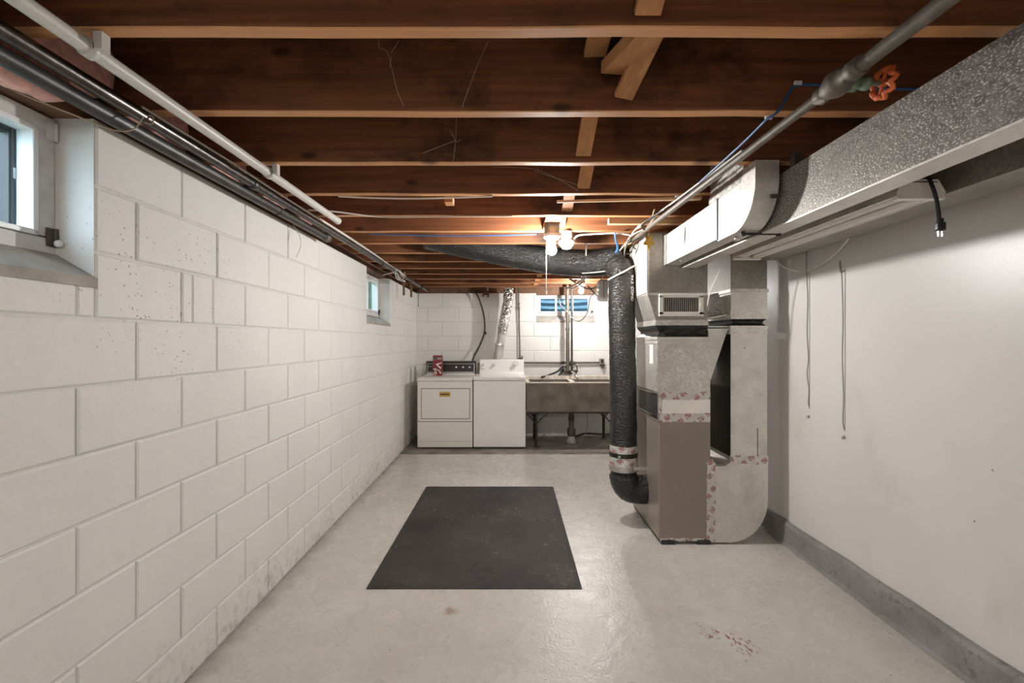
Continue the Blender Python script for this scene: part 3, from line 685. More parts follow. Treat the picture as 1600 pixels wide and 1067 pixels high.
MB().box(1.118, 1.15, 1.80, 1.83, 2.02, 2.085).build('hanger_strap', 'castiron', t)
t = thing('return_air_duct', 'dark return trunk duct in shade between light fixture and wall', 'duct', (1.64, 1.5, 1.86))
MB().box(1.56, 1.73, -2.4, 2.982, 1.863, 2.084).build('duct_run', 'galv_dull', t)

# ------------------------------------------------------------------ furnace with plenum
FY = 2.99
t = thing('furnace', 'taupe gas furnace with galvanised plenum and white register grille', 'furnace', (1.13, 3.3, 0))
cab = MB().box(.967, 1.304, FY, 3.66, .03, .803, .004).build('cabinet', 'cabinet', t)
MB().box(.9655, .97, FY+.012, 3.64, .06, .79).build('side_panel', 'cabinet', cab)
for (x, z) in ((1.075, .375), (1.195, .375)): MB().lathe([(.004, -.003), (.004, 0)], (x, FY, z), 8, 'y').build('screw', 'chrome', cab)
for y in (3.2, 3.3): MB().lathe([(.004, -.003), (.004, 0)], (.9655, y, .3+.1*(y-3.2)), 8, 'x').build('screw', 'chrome', cab)
for x in (.98, 1.215):
    MB().box(x, x+.085, FY-.008, FY+.06, 0, .03, .002).build('foot_pad', 'seam', t)
for x in (.98, 1.215): MB().box(x, x+.085, 3.58, 3.65, 0, .03, .002).build('foot_pad', 'seam', t)
MB().box(.972, 1.30, FY+.02, 3.65, .018, .031).build('base_rail', 'seam', t)
def tape_strip(par, nm, mat, p0, p1, wdt, out=.0022, seed=1, n=18):
    # a wavy-edged strip on the front plane y=FY from p0 to p1 (x,z)
    rnd = random.Random(seed); a, b = Vector(p0), Vector(p1); d = (b-a); l = d.length; d.normalize(); q = Vector((-d.y, d.x)); vs = []
    for i in range(n+1):
        c = a+d*l*i/n
        for s in (-1, 1):
            e = c+q*s*(wdt/2+rnd.uniform(-.004, .004)); vs.append((e.x, FY-out-rnd.uniform(0, .0015), e.y))
    k = len(vs); vs += [(v[0], FY+.001, v[2]) for v in vs]
    fs = [(2*i, 2*i+1, 2*i+3, 2*i+2) for i in range(n)]+[(2*i, 2*i+2, 2*i+2+k, 2*i+k) for i in range(n)]+[(2*i+1, 2*i+3, 2*i+3+k, 2*i+1+k) for i in range(n)]
    return MB().add(vs, fs).build(nm, mat, par)
MB().box(.963, 1.303, FY+.001, 3.65, .80, 1.0).build('coil_casing', 'galv_dull', t)
MB().box(.9615, .965, FY+.02, 3.45, .815, .985).build('coil_side_panel', 'steelpipe_dull', t)
for z in (.825, .975): MB().box(.9595, .963, FY+.01, 3.5, z, z+.009).build('coil_trim', 'chrome', t)
MB().box(.965, 1.302, FY-.001, FY+.002, .86, .955).build('coil_front_panel', 'fixture', t)
tape_strip(t, 'foil_tape', 'tape', (.968, .832), (1.302, .832), .055, seed=2)
tape_strip(t, 'foil_tape', 'tape', (.966, .975), (1.302, .975), .05, seed=3)
tape_strip(t, 'foil_tape', 'tape', (.975, .86), (.975, .95), .02, seed=4, n=8)
tape_strip(t, 'foil_tape', 'tape', (.972, .03), (1.26, .03), .018, seed=6)
lp = MB().box(.957, 1.302, FY, 3.5, .998, 1.352).build('lower_plenum', 'galv', t)
MB().box(.952, 1.307, FY-.005, 3.505, 1.345, 1.362).box(.954, 1.305, FY-.003, 3.503, 1.318, 1.330).build('collar', 'galv_light', lp)
MB().box(.9555, .958, FY+.10, FY+.17, 1.18, 1.31).build('data_label', 'printwhite', lp)
# pinched black canvas joint
vs = []; ringn = 4
lev = [(1.362, 0), (1.385, .018), (1.40, .02), (1.425, .004), (1.442, 0)]
mb = MB(); rings = []
for z, ins in lev:
    f = (z-1.362)/.08; x0 = .955+ins-.01*f; x1 = 1.302-ins-.012*f; pts = []
    for k in range(9): pts.append((x0+(x1-x0)*k/8, FY+ins+.004*math.sin(k*2.1+z*90), z+.006*math.sin(k*1.3)))
    pts += [(x1, 3.45-ins, z), (x0, 3.45-ins, z)]; rings.append(pts)
vs = [p for r in rings for p in r]; m = len(rings[0])
mb.add(vs, [(i*m+k, i*m+(k+1) % m, (i+1)*m+(k+1) % m, (i+1)*m+k) for i in range(len(rings)-1) for k in range(m)])
mb.build('canvas_joint', 'canvas', t)
up = MB().prism([(.946, 1.47), (.892, 1.643), (.892, 2.045), (1.285, 2.045), (1.285, 1.47)], 'y', FY, 3.44).build('upper_plenum', 'galv_dull', t)
MB().box(.942, 1.29, FY-.005, 3.445, 1.438, 1.452).box(.944, 1.288, FY-.003, 3.443, 1.452, 1.474).build('collar', 'galv', up)
MB().box(.888, 1.287, FY-.003, FY+.01, 1.636, 1.652).build('cross_seam', 'galv_light', up)
MB().box(.889, .8925, FY-.002, 3.44, 1.655, 2.045).build('side_shading', 'galv_light', up)  # paler than the plenum: bulb light on its left side put into the colour
MB().box(.889, .90, FY-.004, FY+.008, 1.65, 2.045).build('corner_seam', 'galv', up)
rg = MB()
rx0, rx1, rz0, rz1 = .963, 1.255, 1.497, 1.643
b = .03
rg.box(rx0, rx1, FY-.012, FY, rz0, rz0+b, .003).box(rx0, rx1, FY-.012, FY, rz1-b+.006, rz1, .003).box(rx0, rx0+b, FY-.012, FY, rz0+.01, rz1-.01, .003).box(rx1-b, rx1, FY-.012, FY, rz0+.01, rz1-.01, .003)
rgo = rg.build('register', 'fixture', t)
MB().box(rx0+b-.002, rx1-b+.002, FY-.0015, FY-.0005, rz0+b-.002, rz1-b+.008).build('register_opening', 'seam', rgo)
sl = MB().add([(-.0035, -.009, 0), (.0035, -.009, 0), (.0045, -.002, 0), (-.0025, -.002, 0), (-.0035, -.009, .092), (.0035, -.009, .092), (.0045, -.002, .092), (-.0025, -.002, .092)], [(0,1,2,3), (4,5,6,7), (0,1,5,4), (1,2,6,5), (2,3,7,6), (3,0,4,7)]).mesh('slat'); sl.materials.append(M['galv_dull'])
for i in range(17):
    o = share(sl, 'slat', rgo, (rx0+b+.007+i*.01365, FY, rz0+b-.002)); o.matrix_parent_inverse = Matrix()
MB().box(rx1-.021, rx1-.015, FY-.022, FY-.011, 1.56, 1.59, .002).build('damper_lever', 'silver', rgo)
# tapered side transition between plenum and return
tr = MB().prism([(1.304, 1.405), (1.432, 1.405), (1.304, 1.03)], 'y', FY+.035, 3.4).build('side_transition', 'galv_light', t)
MB().box(1.296, 1.436, FY+.028, 3.4, 1.405, 1.418).box(1.302, 1.432, FY+.032, 3.4, 1.425, 1.435).build('collar', 'galv', tr)
MB().loft([(1.289, FY+.06, 1.495), (1.43, FY+.06, 1.52), (1.43, 3.36, 1.52), (1.289, 3.36, 1.495)], [(1.289, FY+.06, 1.615), (1.40, FY+.10, 1.665), (1.40, 3.36, 1.665), (1.289, 3.36, 1.615)]).build('transition_barrel', 'galv_shiny', tr)
MB().loft([(1.287, FY+.055, 1.478), (1.434, FY+.055, 1.503), (1.434, 3.36, 1.503), (1.287, 3.36, 1.478)], [(1.287, FY+.055, 1.49), (1.434, FY+.055, 1.515), (1.434, 3.36, 1.515), (1.287, 3.36, 1.49)]).build('transition_flange', 'galv', tr)
# oak-leaf ornament
lx, lz, ly = .897, 1.988, FY-.006
lf = []
for i in range(40):
    a = 2*math.pi*i/40; r = .034*(1+.30*math.cos(5*a-math.pi*.5*5+math.pi))*(1+.07*(-1)**i); lf.append((lx+r*math.cos(a)*.85, lz+r*math.sin(a)*1.25))
tl = thing('leaf_ornament', 'yellow dried leaf ornament stuck on the plenum corner', 'leaf', (lx, ly, lz))
MB().prism(lf, 'y', ly-.003, ly).build('leaf_blade', 'leaf', tl)
MB().tube([(lx, ly-.002, lz-.03), (lx+.003, ly-.002, lz-.065)], .002, 6).build('leaf_stem', 'leaf', tl)
cable('cord', 'thin white cord hanging down behind branch duct beside register', [W(1133, 392, 2.85), W(1128, 415, 2.9), W(1118, 438, 2.94), W(1110, 455, 2.96), W(1105, 478, 2.97)], .004, 'cable_white')

# ------------------------------------------------------------------ return drop beside the furnace
t = thing('return_duct', 'galvanised return drop with taped rounded boot beside the furnace', 'duct', (1.56, 3.2, 0))
RX0, RX1 = 1.438, 1.682
MB().box(RX0, RX1-.004, FY+.004, 3.5, 1.672, 2.05).build('upper_drop', 'galv_dull', t)
mid = MB().box(RX0+.003, RX1-.003, FY+.002, 3.5, 1.482, 1.672).build('middle_section', 'galv_light', t)
MB().box(RX0-.005, RX1+.003, FY-.004, 3.5, 1.655, 1.678).box(RX0-.004, RX1+.003, FY-.003, 3.5, 1.505, 1.530).box(RX0-.003, RX1, FY-.005, 3.5, 1.48, 1.503).build('flange', 'galv', mid)
mb = MB(); rings = []
for z, ins in ((1.482, .004), (1.465, .022), (1.452, .024), (1.432, .004)):
    pts = [(RX0+ins+(RX1-RX0-2*ins)*k/8, FY+ins+.004*math.sin(k*1.9+z*70), z) for k in range(9)]+[(RX1-ins, 3.48, z), (RX0+ins, 3.48, z)]; rings.append(pts)
m = 11; mb.add([p for r in rings for p in r], [(i*m+k, i*m+(k+1) % m, (i+1)*m+(k+1) % m, (i+1)*m+k) for i in range(3) for k in range(m)]).build('canvas_joint', 'canvas', t)
low = MB().box(RX0, RX1-.006, FY, 3.5, .56, 1.432).build('lower_drop', 'galv_light', t)
MB().box(RX0-.004, RX1-.001, FY-.004, 3.5, 1.415, 1.436).box(RX0-.003, RX1-.002, FY-.003, 3.5, 1.385, 1.398).build('flange', 'galv', low)
MB().box(RX0-.002, RX0+.001, FY+.004, 3.5, .575, 1.38).build('side_shading', 'shade_sheet', low)  # covers the galvanised side to paint in the shade beside the furnace
MB().prism([(1.612, .585), (1.616, .585), (1.616, .76), (1.611, .765)], 'y', FY-.0012, FY+.001).build('slit', 'seam', low)
MB().lathe([(.004, -.002), (.004, 0)], (1.53, FY, 1.29), 8, 'y').build('screw_hole', 'seam', low)
R = .25
arc = [(RX1-R+R*math.cos(a), .012+R*1.12+R*1.12*math.sin(a)) for a in [-math.pi/2*i/16 for i in range(17)]]
MB().prism([(RX1, .56)]+arc+[(1.31, .012), (1.31, .512), (1.40, .512), (RX0, .54), (RX0, .56)], 'y', FY, 3.5).build('boot', 'galv_light', t)
MB().prism([(1.315, .513), (1.40, .513), (RX0-.004, .541), (RX0-.004, .551), (1.395, .523), (1.315, .523)], 'y', FY+.01, 3.4).build('throat_plate', 'galv_dull', t)
tape_strip(t, 'foil_tape', 'tape', (RX0-.006, .556), (RX1+.002, .556), .055, seed=11)
tape_strip(t, 'foil_tape', 'tape_v', (1.306, .02), (1.31, .52), .058, seed=12)
tape_strip(t, 'foil_tape', 'tape', (1.285, .52), (1.325, .545), .045, seed=13, n=6)
MB().box(1.33, 1.42, FY+.02, 3.4, 0, .012).build('base_block', 'seam', t)

# ------------------------------------------------------------------ black insulated flexible duct
t = thing('flexible_duct', 'black plastic-sleeved flexible duct dropping beside the furnace', 'duct', (.81, 3.3, .3))
rnd = random.Random(5)
from mathutils import noise as mnoise
def wrinkle(amp, seed, slow=0.0):
    def j(i, k):
        a = 2*math.pi*k/40
        n1 = mnoise.noise(Vector((math.cos(a)*1.6+seed, math.sin(a)*1.6, i*.16)))
        n2 = mnoise.noise(Vector((math.cos(a)*3.5+i*.12, math.sin(a)*3.5+seed, i*.55)))
        return 1+amp*(n1*.7+(1-abs(n2)*2)*.55*(1 if i < slow or not slow else .35))
    return j
def jit_f(amp):
    r2 = random.Random(9); tab = {}
    def j(i, k):
        if (i, k) not in tab: tab[(i, k)] = 1+r2.uniform(-amp, amp)
        return tab[(i, k)]
    return j
path = spline([(.808, 3.3, .52), (.806, 3.3, .9), (.80, 3.3, 1.3), (.795, 3.31, 1.66), (.80, 3.34, 1.83), (.76, 3.40, 1.915)], 30)
MB().tube(path, [.093-.012*max(0, (i-len(path)+20)/20) for i in range(len(path))], 40, jit=wrinkle(.06, 1, 70)).build('vertical_sleeve', 'sleeve', t)
path = spline([(.86, 3.47, 1.98), (.76, 3.52, 1.955), (.60, 3.62, 1.955), (.38, 3.70, 1.98), (.10, 3.74, 2.03), (-.25, 3.75, 2.10), (-.7, 3.75, 2.20)], 26)
MB().tube(path, [.09+.014*math.sin(min(1, i/30)*math.pi*.5) for i in range(len(path))], 40, jit=wrinkle(.06, 4)).build('horizontal_sleeve', 'sleeve', t)
path = [(.808, 3.3, .54), (.808, 3.3, .40), (.812, 3.3, .34), (.835, 3.305, .285), (.875, 3.31, .262), (.94, 3.31, .258), (.966, 3.31, .258)]
MB().tube(spline(path, 6), [.09]*9+[.1]*30, 40, jit=wrinkle(.05, 8)).build('bottom_elbow', 'sleeve', t)
def band(z0, z1, r, nm, mat, amp=.01):
    n = 5; MB().tube([(.808, 3.3, z0+(z1-z0)*i/n) for i in range(n+1)], r, 28, jit=jit_f(amp)).build(nm, mat, t)
band(.535, .585, .098, 'foil_tape', 'tape', .015); band(.505, .536, .1015, 'clamp_strap', 'cable_black'); band(.445, .506, .1, 'foil_tape', 'tape', .02); band(.405, .446, .104, 'grey_strap', 'silver', .004)
MB().lathe([(.010, -.006), (.010, 0)], (.757, 3.214, .517), 10, 'y').build('clamp_screw', 'silver', t)
MB().box(.86, .968, 3.205, 3.21, .425, .446).build('strap_tail', 'silver', t)
MB().tube(spline([(.70, 3.31, 1.78), (.74, 3.24, 1.80), (.80, 3.22, 1.83), (.86, 3.25, 1.865), (.90, 3.3, 1.88)], 6), .006, 6).build('tie_strap', 'cable_white', t)
MB().tube(spline([(.82, 3.37, 1.93), (.74, 3.40, 1.87), (.66, 3.46, 1.86), (.55, 3.56, 1.865)], 6), .005, 6).build('tie_strap', 'cable_grey', t)
MB().box(.565, .575, 3.5, 3.505, 1.99, 2.09).build('hanger_strap', 'silver', t)
# printed words on the sleeve, wrapped round it
def wrap_text(txt, zc, xoff, size):
    cu = bpy.data.curves.new('printed_word', 'FONT'); cu.body = txt; cu.size = size; cu.align_x = 'CENTER'
    o = bpy.data.objects.new('tmp', cu); COL.objects.link(o); bpy.context.view_layer.update()
    me = bpy.data.meshes.new_from_object(o.evaluated_get(bpy.context.evaluated_depsgraph_get())); bpy.data.objects.remove(o)
    me.name = 'printed_word'
    for v in me.vertices:
        u, vv = v.co.x, v.co.y; xo = xoff+vv; rr = .0985
        v.co = (.799+rr*math.sin(xo/rr), 3.305-rr*math.cos(xo/rr), zc-u)
    me.materials.clear(); me.materials.append(M['printwhite'])
    q = bpy.data.objects.new('printed_word', me); COL.objects.link(q); q.parent = t; q.matrix_parent_inverse = Matrix.Translation(t.location).inverted()
wrap_text('R4.2  COND', 1.71, .045, .034)
wrap_text('R4.2  COND', 1.18, .045, .034)
tv = thing('white_cover_box', 'white rounded plastic cover half hidden behind flexible duct', 'cover', (.9, 4.6, 1.75))
a0, a1 = W(936, 470, 4.6), W(952, 436, 4.6)
MB().box(a0.x, a1.x+.08, 4.6, 4.75, a0.z, a1.z, .03).build('cover', 'plasticwhite', tv)
MB().box(a0.x+.045, a0.x+.05, 4.597, 4.60, a0.z+.01, a1.z-.01).build('cover_seam', 'printgrey', tv)
cable('cable', 'grey cable looping from white cover past the laundry window', [W(948, 425, 4.7), W(930, 450, 4.9), W(921, 470, 5.1), W(918, 488, 5.3), W(908, 501, 5.4), W(897, 500, 5.5), W(885, 487, 5.6), W(876, 478, 5.7), W(874, 468, 5.7)], .006, 'cable_grey')
cable('cable', 'dark cable drooping under the white plastic cover', [W(919, 448, 5.0), W(928, 458, 4.9), W(938, 466, 4.8), W(950, 469, 4.7)], .008, 'cable_grey')
for i, (pts, l) in enumerate((([W(920, 428, 4.3), W(900, 444, 4.8), W(884, 452, 5.5)], 'grey conduit slanting under joists to the tub pipes, upper one'), ([W(917, 432, 4.3), W(905, 446, 4.9), W(893, 452, 5.6)], 'grey conduit slanting under joists to the tub pipes, lower one'), ([W(890, 436, 4.8), W(920, 452, 5.0), W(945, 440, 4.7)], 'grey wire crossing under joists beside back bulb'))):
    cable('conduit', l, pts, .009, 'cable_grey', cat='conduit')

# ------------------------------------------------------------------ laundry appliances
AY = 5.64
t = thing('clothes_dryer', 'almond clothes dryer with black control console, left of washer', 'dryer', (-.83, 5.98, 0))
DX0, DX1 = -1.172, -.490
MB().box(DX0, DX1, AY, 6.30, .02, .836, .006).build('body', 'cream_enamel', t)
MB().box(DX0-.003, DX1+.003, AY-.006, 6.32, .838, .882, .012).build('top_panel', 'cream_enamel', t)
MB().box(DX0+.002, DX1-.002, AY-.001, AY+.02, .336, .342).build('panel_gap', 'seam', t)
dr = MB().box(DX0+.045, DX1-.03, AY-.002, AY+.002, .372, .752, .001).build('door_gap', 'seam', t)
MB().box(DX0+.051, DX1-.036, AY-.010, AY+.002, .378, .746, .007).build('door', 'cream_enamel', t)
hx = -.831
MB().box(hx-.068, hx+.068, AY-.0125, AY-.009, .648, .710, .001).build('door_handle', 'brass', t)
MB().box(hx-.055, hx+.055, AY-.0135, AY-.012, .672, .686).build('handle_slot', 'seam', t)
MB().box(DX0+.02, DX1-.02, AY-.0012, AY+.002, .092, .095).build('kick_seam', 'printgrey', t)
c = MB().prism([(6.17, .882), (6.20, 1.062), (6.30, 1.066), (6.30, .882)], 'x', DX0+.004, DX1-.004).build('console', 'blackpanel', t)
def slab(mbx, x0, x1, f0, f1, out=.002, th=.004):
    # a flat patch on the console's sloping face; f from 0 at foot to 1 at top
    a, b = (6.17+.03*f0, .882+.18*f0), (6.17+.03*f1, .882+.18*f1)
    return mbx.add([(x0, a[0]-out, a[1]), (x1, a[0]-out, a[1]), (x1, b[0]-out, b[1]), (x0, b[0]-out, b[1]), (x0, a[0]+th, a[1]), (x1, a[0]+th, a[1]), (x1, b[0]+th, b[1]), (x0, b[0]+th, b[1])], [(0,1,2,3), (4,5,6,7), (0,1,5,4), (1,2,6,5), (2,3,7,6), (3,0,4,7)])
mb = MB(); slab(mb, DX0+.02, DX1-.02, .80, .825); slab(mb, DX0+.02, DX1-.02, .16, .21); slab(mb, DX0+.02, DX0+.026, .16, .82); slab(mb, DX1-.028, DX1-.020, .16, .82); slab(mb, DX0+.02, DX0+.09, .60, .63)
mb.build('console_trim', 'silver', c)
slab(MB(), DX0+.01, DX1-.01, .0, .12).build('console_foot', 'silver', c)
for x in (-.755+.0, -.663, -.573): MB().lathe([(.013, -.018), (.011, 0), (.011, .004)], (x, 6.183, .985), 14, 'y').build('knob', 'chrome', c)
MB().lathe([(.035, -.004), (.035, .002)], (-.86, 6.185, .985), 20, 'y').build('timer_dial', 'iron', c)
for x in (DX0+.05, DX1-.05):
    for y in (AY+.05, 6.25): MB().lathe([(.02, 0), (.015, .022)], (x, y, 0), 10).build('foot', 'seam', t)
t = thing('washing_machine', 'white top-loading washing machine between dryer and laundry tub', 'washing machine', (-.16, 5.98, 0))
WX0, WX1 = -.478, .168
MB().box(WX0, WX1, AY, 6.2, .022, .842, .008).build('body', 'white_enamel', t)
MB().box(WX0-.006, WX1+.006, AY-.006, 6.2, .846, .896, .014).build('top_panel', 'white_enamel', t)
MB().box(WX0+.06, WX1-.06, AY+.05, 6.05, .894, .902, .004).build('lid', 'white_enamel', t)
c = MB().prism([(6.06, .894), (6.065, .925), (6.11, .94), (6.16, 1.078), (6.18, 1.088), (6.21, 1.088), (6.21, .894)], 'x', WX0+.045, WX1-.008).build('console', 'white_enamel', t)
for (x, r) in ((-.39, .016), (-.237, .016), (.043, .030)):
    k = MB().lathe([(r*.9, -.03), (r, -.01), (r*1.05, 0), (r*1.05, .02)], (x, 6.128, 1.018), 20, 'y').build('knob', 'chrome' if r < .02 else 'white_enamel', c)
    MB().lathe([(r*1.5, -.004), (r*1.5, .012)], (x, 6.138, 1.018), 24, 'y').build('dial_plate', 'silver' if r > .02 else 'white_enamel', k)
MB().lathe([(.012, -.045), (.014, -.02)], (.043, 6.128, 1.018), 12, 'y').build('knob_cap', 'chrome', c)
MB().box(-.42, -.37, 6.112, 6.118, .965, .969).build('console_print', 'printgrey', c)
for x in (WX0+.05, WX1-.05):
    for y in (AY+.05, 6.2): MB().lathe([(.022, 0), (.016, .024)], (x, y, 0), 10).build('foot', 'seam', t)
# red carton on the dryer
bx0, bx1, by, bz = -1.032, -.912, 5.93, .882
t = thing('detergent_carton', 'small red carton with white print standing on dryer', 'carton', ((bx0+bx1)/2, by+.03, bz))
h = .268
MB().box(bx0, bx1, by, by+.07, bz, bz+h, .002).build('box', 'redcard', t)
fy = by-.0012
def flat(poly, nm, mat): MB().prism([(bx0+u*(bx1-bx0), bz+v*h) for u, v in poly], 'y', fy, fy+.001).build(nm, mat, t)
flat([(.02, .80), (.98, .80), (.98, .90), (.02, .90)], 'print_band', 'printgrey'); flat([(.04, .83), (.5, .83), (.5, .88), (.04, .88)], 'print_patch', 'printwhite')
flat([(.95, .66), (.95, .62), (.52, .555), (.93, .40), (.80, .34), (.78, .38), (.33, .56), (.42, .60)], 'print_swoosh', 'printwhite')
flat([(.03, .12), (.42, .12), (.42, .36), (.03, .36), (.03, .33), (.18, .32), (.18, .15), (.03, .14)], 'print_panel', 'printwhite')
flat([(.24, .16), (.36, .16), (.36, .31), (.24, .31)], 'print_picture', 'printgrey')
flat([(.55, .34), (.66, .30), (.85, .20), (.92, .13), (.80, .12), (.68, .24), (.54, .29)], 'print_streak', 'printwhite')
flat([(.06, .03), (.14, .03), (.14, .09), (.06, .09)], 'print_letter', 'printwhite'); flat([(.26, .03), (.36, .03), (.36, .09), (.26, .09)], 'print_letter', 'printwhite')

# ------------------------------------------------------------------ concrete laundry tub
TX0, TX1, TY0, TY1, TZ0, TZ1 = .178, 1.36, 5.66, 6.24, .452, .812
t = thing('laundry_tub', 'stained double concrete laundry tub on black iron legs', 'tub', (.77, 5.95, 0))
mb = MB(); wth = .045; mx = (TX0+TX1)/2; s = .03
def wallp(x0, x1, y0, y1): mb.box(x0, x1, y0, y1, TZ0+.04, TZ1, .006)
mb.prism([(TY0+.035, TZ0), (TY0, TZ1), (TY0+wth, TZ1), (TY0+.035+wth, TZ0)], 'x', TX0, TX1)
wallp(TX0, TX1, TY1-wth, TY1); wallp(TX0, TX0+wth, TY0+.03, TY1); wallp(TX1-wth, TX1, TY0+.03, TY1); wallp(mx-.03, mx+.03, TY0+.03, TY1-.02)
mb.box(TX0, TX1, TY0+.036, TY1, TZ0, TZ0+.05).build('basin', 'concrete', t)
MB().box(TX0-.002, TX1+.002, TY1-wth-.004, TY1+.003, TZ1-.002, TZ1+.055, .008).build('back_ledge', 'tubrim', t)
mb = MB()
for (x0, x1, y0, y1) in ((TX0-.003, TX1+.003, TY0-.003, TY0+wth+.002), (TX0-.003, TX0+wth, TY0, TY1), (TX1-wth, TX1+.003, TY0, TY1), (mx-.032, mx+.032, TY0, TY1)): mb.box(x0, x1, y0, y1, TZ1-.001, TZ1+.012, .004)
mb.build('rim', 'tubrim', t)
MB().box(TX0+.0, TX1, TY0+.03, TY0+.06, TZ0-.022, TZ0, .002).box(TX0, TX1, TY1-.03, TY1, TZ0-.022, TZ0, .002).build('angle_rail', 'iron', t)
for (x, y) in ((.305, TY0+.05), (.305, TY1-.04), (1.25, TY1-.04), (1.25, TY0+.05)):
    lg = MB().box(x-.016, x+.016, y-.004, y+.004, .012, TZ0-.02).box(x-.016, x-.010, y-.004, y+.03, .012, TZ0-.02).build('leg', 'iron', t)
    for dx in (-.125, .14): MB().tube([(x, y, .30), (x+dx, y, TZ0-.015)], .009, 6).build('leg_brace', 'iron', lg)
    MB().box(x-.03, x+.05, y-.02, y+.05, 0, .013, .002).build('leg_foot', 'castiron', lg)
dp = thing('tub_drain', 'old cast iron drain trap standing under concrete tub', 'drain pipe', (.78, 5.98, 0))
MB().lathe([(.038, TZ0-.005), (.036, .36), (.040, .33), (.040, .30), (.034, .29), (.034, .20), (.052, .19), (.055, .16), (.055, .10), (.042, .09), (.04, .0)], (.78, 5.98, 0), 18).build('pipe', 'castiron', dp)
MB().lathe([(.06, 0), (.075, .01), (.05, .06), (.045, .09)], (.78, 5.98, 0), 14).build('mortar_collar', 'sill', dp)
cable('hose', 'black hose lying along the wall foot under tub', [(.84, 6.2, .03), (1.0, 6.28, .06), (1.2, 6.3, .05), (1.5, 6.3, .04)], .014, 'cable_black')
cable('cable', 'thin dark wire drooping under tub to the floor', [(1.0, 6.1, TZ0), (1.01, 6.1, .30), (.99, 6.08, .14), (.93, 6.02, .03), (.9, 5.95, .004)], .005, 'cable_grey')
cable('cable', 'thin pale wire drooping at right under tub', [(1.24, 6.28, TZ0+.05), (1.24, 6.25, .30), (1.27, 6.2, .14), (1.33, 6.1, .10)], .004, 'cable_grey')
# supply pipes, taps and conduit above the tub
t = thing('water_pipe', 'thick grey upright water pipe rising from tub to joists', 'pipe', (.757, 6.3, .87))
MB().tube([(.757, 6.2, .93), (.757, 6.2, ZJ)], .024, 14).build('pipe', 'oldpipe', t)
MB().lathe([(.03, -.02), (.03, .02)], (.757, 6.2, 1.5), 14).build('coupling', 'oldpipe', t)
t = thing('water_pipe', 'thin grey upright water pipe right of the thick one', 'pipe', (.815, 6.3, .87))
MB().tube([(.815, 6.2, .93), (.815, 6.2, ZJ)], .0145, 12).build('pipe', 'steelpipe_dull', t)
MB().lathe([(.02, -.02), (.02, .02)], (.815, 6.2, 1.05), 12).build('coupling', 'castiron', t)
t = thing('tub_faucet', 'corroded metal faucet with valves over the laundry tub', 'faucet', (.78, 6.22, .87))
MB().tube(spline([(.757, 6.2, .95), (.757, 6.24, .93), (.757, 6.21, .90)], 5), .02, 10).tube(spline([(.815, 6.2, .97), (.82, 6.24, .95), (.82, 6.21, .90)], 5), .018, 10).tube([(.70, 6.21, .93), (.90, 6.21, .93)], .017, 10).build('valve_body', 'castiron', t)
MB().tube(spline([(.79, 6.21, .93), (.80, 6.12, .93), (.84, 6.02, .89), (.86, 5.98, .845)], 6), .014, 10).build('spout', 'chrome', t)
for x in (.715, .885):
    MB().lathe([(.01, .93), (.012, 1.0), (.026, 1.0), (.026, 1.014), (.008, 1.018)], (x, 6.19, 0), 10).build('tap_handle', 'chrome', t)
for x in (.74, .80, .86): MB().lathe([(.022, .88), (.022, .91), (.016, .92)], (x, 6.2, 0), 6).build('hex_nut', 'castiron', t)
for i, (pts, l) in enumerate((([(.73, 6.26, 1.01), (.70, 6.26, .99), (.62, 6.24, .92), (.48, 6.22, .865), (.40, 6.16, .85)], 'black washer hose from faucet dropping behind tub, left one'), ([(.81, 6.26, 1.02), (.74, 6.26, .98), (.68, 6.24, .92), (.63, 6.2, .85)], 'black washer hose from faucet dropping behind tub, right one'))):
    cable('washer_hose', l, pts, .014, 'cable_black', cat='hose', group='black hoses at the tub faucet')
t = thing('horizontal_conduit', 'grey conduit running level on wall from washer to outlet box', 'conduit', (.7, 6.36, 1.03))
MB().tube([(.10, 6.37, 1.035), (1.235, 6.37, 1.037)], .013, 10).build('conduit', 'oldpipe', t)
for x in (.70, .86): MB().lathe([(.02, -.03), (.02, .03)], (x, 6.37, 1.036), 10, 'x').build('coupling', 'castiron', t)
t = thing('outlet_box', 'small grey outlet box at end of level conduit', 'outlet', (1.26, 6.36, 1.02))
MB().box(1.222, 1.285, 6.33, 6.396, 1.015, 1.095, .004).build('box', 'galv_dull', t)
MB().box(1.238, 1.27, 6.327, 6.331, 1.03, 1.08, .002).build('receptacle', 'blackpanel', t)
MB().prism([(1.225, 1.015), (1.295, 1.015), (1.285, .955), (1.262, .95)], 'y', 6.35, 6.38).build('plug_block', 'castiron', t)
cable('cord', 'thin pale cord dangling below the outlet box', [(1.27, 6.36, .95), (1.262, 6.36, .90), (1.272, 6.34, .86)], .004, 'cable_white')
t = thing('upright_conduit', 'thin dark upright conduit on wall behind washer', 'conduit', (.11, 6.37, 1.1))
MB().tube([(.09, 6.375, ZJ), (.10, 6.375, 1.6), (.112, 6.375, 1.09)], .010, 10).build('conduit', 'castiron', t)
MB().box(.08, .15, 6.35, 6.39, 1.05, 1.10, .004).box(.135, .15, 6.36, 6.39, 1.09, 1.13, .002).build('fitting', 'castiron', t)
for z in (1.86, 1.80): MB().lathe([(.014, -.012), (.014, .012)], (.096, 6.375, z), 10).build('coupling', 'castiron', t)
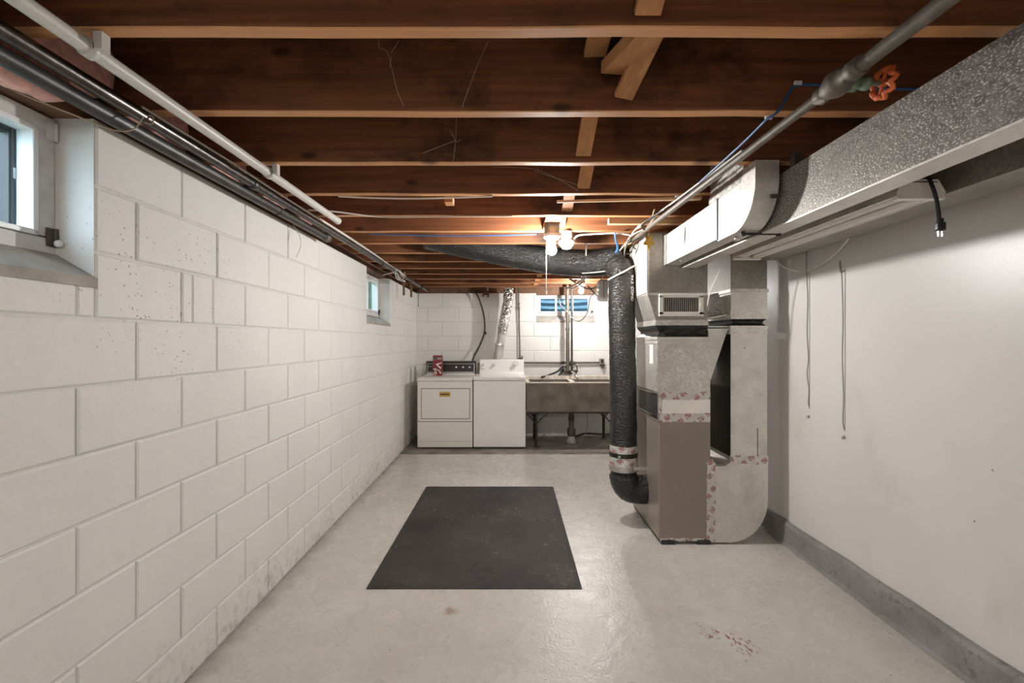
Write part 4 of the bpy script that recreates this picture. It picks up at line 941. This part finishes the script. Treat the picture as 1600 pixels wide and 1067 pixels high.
# dryer vent
t = thing('dryer_vent', 'crinkled foil dryer vent duct climbing wall behind washer', 'vent duct', (-.2, 6.25, 1.0))
fp = spline([(-.045, 6.24, 2.06), (-.055, 6.24, 1.9), (-.085, 6.25, 1.72), (-.125, 6.26, 1.52), (-.13, 6.26, 1.44)], 9)
MB().tube(fp, .066, 24, jit=jit_f(.09), smooth=False).build('foil_hose', 'foil', t)
MB().tube([(-.135, 6.27, 1.46), (-.165, 6.29, 1.28), (-.205, 6.305, 1.0), (-.22, 6.32, .6)], .058, 20).build('metal_pipe', 'galv', t)
MB().tube([(-.163, 6.275, 1.31), (-.168, 6.276, 1.27)], .061, 20).build('joint_tape', 'foil', t)
t = thing('power_cable', 'thick dark dryer power cable curving down block wall', 'cable', (-.5, 6.33, 1.2))
MB().tube(spline([W(738, 454, 6.34), W(746, 462, 6.34), W(753, 480, 6.34), W(757, 500, 6.34), W(757, 520, 6.34), W(750, 540, 6.33), W(741, 557, 6.3), W(736, 572, 6.29)], 8), .0095, 8).build('cable_run', 'cable_black', t)
MB().box(W(757, 520, 6.34).x-.01, W(757, 520, 6.34).x+.025, 6.33, 6.37, 1.43, 1.47, .003).build('wall_clip', 'iron', t)
cable('cable', 'thin grey cable beside dark dryer power cable', [W(739, 556, 6.33), W(747, 543, 6.34), W(754, 527, 6.35), W(757, 517, 6.36)], .006, 'cable_grey')
t = thing('wall_bracket', 'small rusty bracket with hook at top of back wall', 'bracket', W(759, 458, 6.36))
a = W(754, 460, 6.36); MB().box(a.x, a.x+.09, 6.36, 6.39, a.z-.01, a.z+.03, .003).box(a.x, a.x+.02, 6.35, 6.39, a.z-.035, a.z).box(a.x+.065, a.x+.085, 6.35, 6.39, a.z-.045, a.z).build('bracket_plate', 'rust', t)
a = W(762, 446, 6.3); MB().box(a.x-.006, a.x+.006, 6.3, 6.304, a.z-.08, ZJ).build('hook_strap', 'silver', t)

# ------------------------------------------------------------------ floor mat
mb = MB(); x0, x1, y0, y1, hh, bv = -.785, .377, 2.447, 4.17, .012, .03
mb.add([(x0, y0, 0), (x1, y0, 0), (x1, y1, 0), (x0, y1, 0), (x0, y0, .004), (x1, y0, .004), (x1, y1, .004), (x0, y1, .004), (x0+bv, y0+bv, hh), (x1-bv, y0+bv, hh), (x1-bv, y1-bv, hh), (x0+bv, y1-bv, hh)],
       [(0,1,2,3), (8,9,10,11)]+[(i, (i+1) % 4, (i+1) % 4+4, i+4) for i in range(4)]+[(i+4, (i+1) % 4+4, (i+1) % 4+8, i+8) for i in range(4)])
tag(mb.build('rubber_mat', 'rubber'), 'large black scuffed rubber mat lying on grey floor', 'mat')

# ------------------------------------------------------------------ cobwebs
def web(label, D, lines):
    mb = MB()
    for ln in lines: mb.tube(spline([W(x, y, D) for x, y in ln], 4), .00042*D**.5, 4)
    tag(mb.build('cobweb', 'web'), label, 'cobweb', 'cobwebs under the joists')
web('forked dusty cobweb hanging under the nearest joist', 1.35, [[(592, 62), (593, 76), (606, 84), (620, 140), (631, 166)], [(623, 64), (611, 84)], [(612, 88), (609, 105)]])
web('long single cobweb thread across the second joist face', 1.42, [[(763, 65), (745, 105), (722, 168)]])
web('ragged cobweb between second and third joists', 1.8, [[(713, 185), (712, 220), (708, 253)], [(712, 220), (660, 240)], [(703, 204), (713, 222), (719, 218)]])
web('slanting cobweb strands below the third joist', 2.2, [[(770, 262), (840, 266), (903, 298)], [(840, 262), (842, 268)], [(835, 268), (905, 290)]])
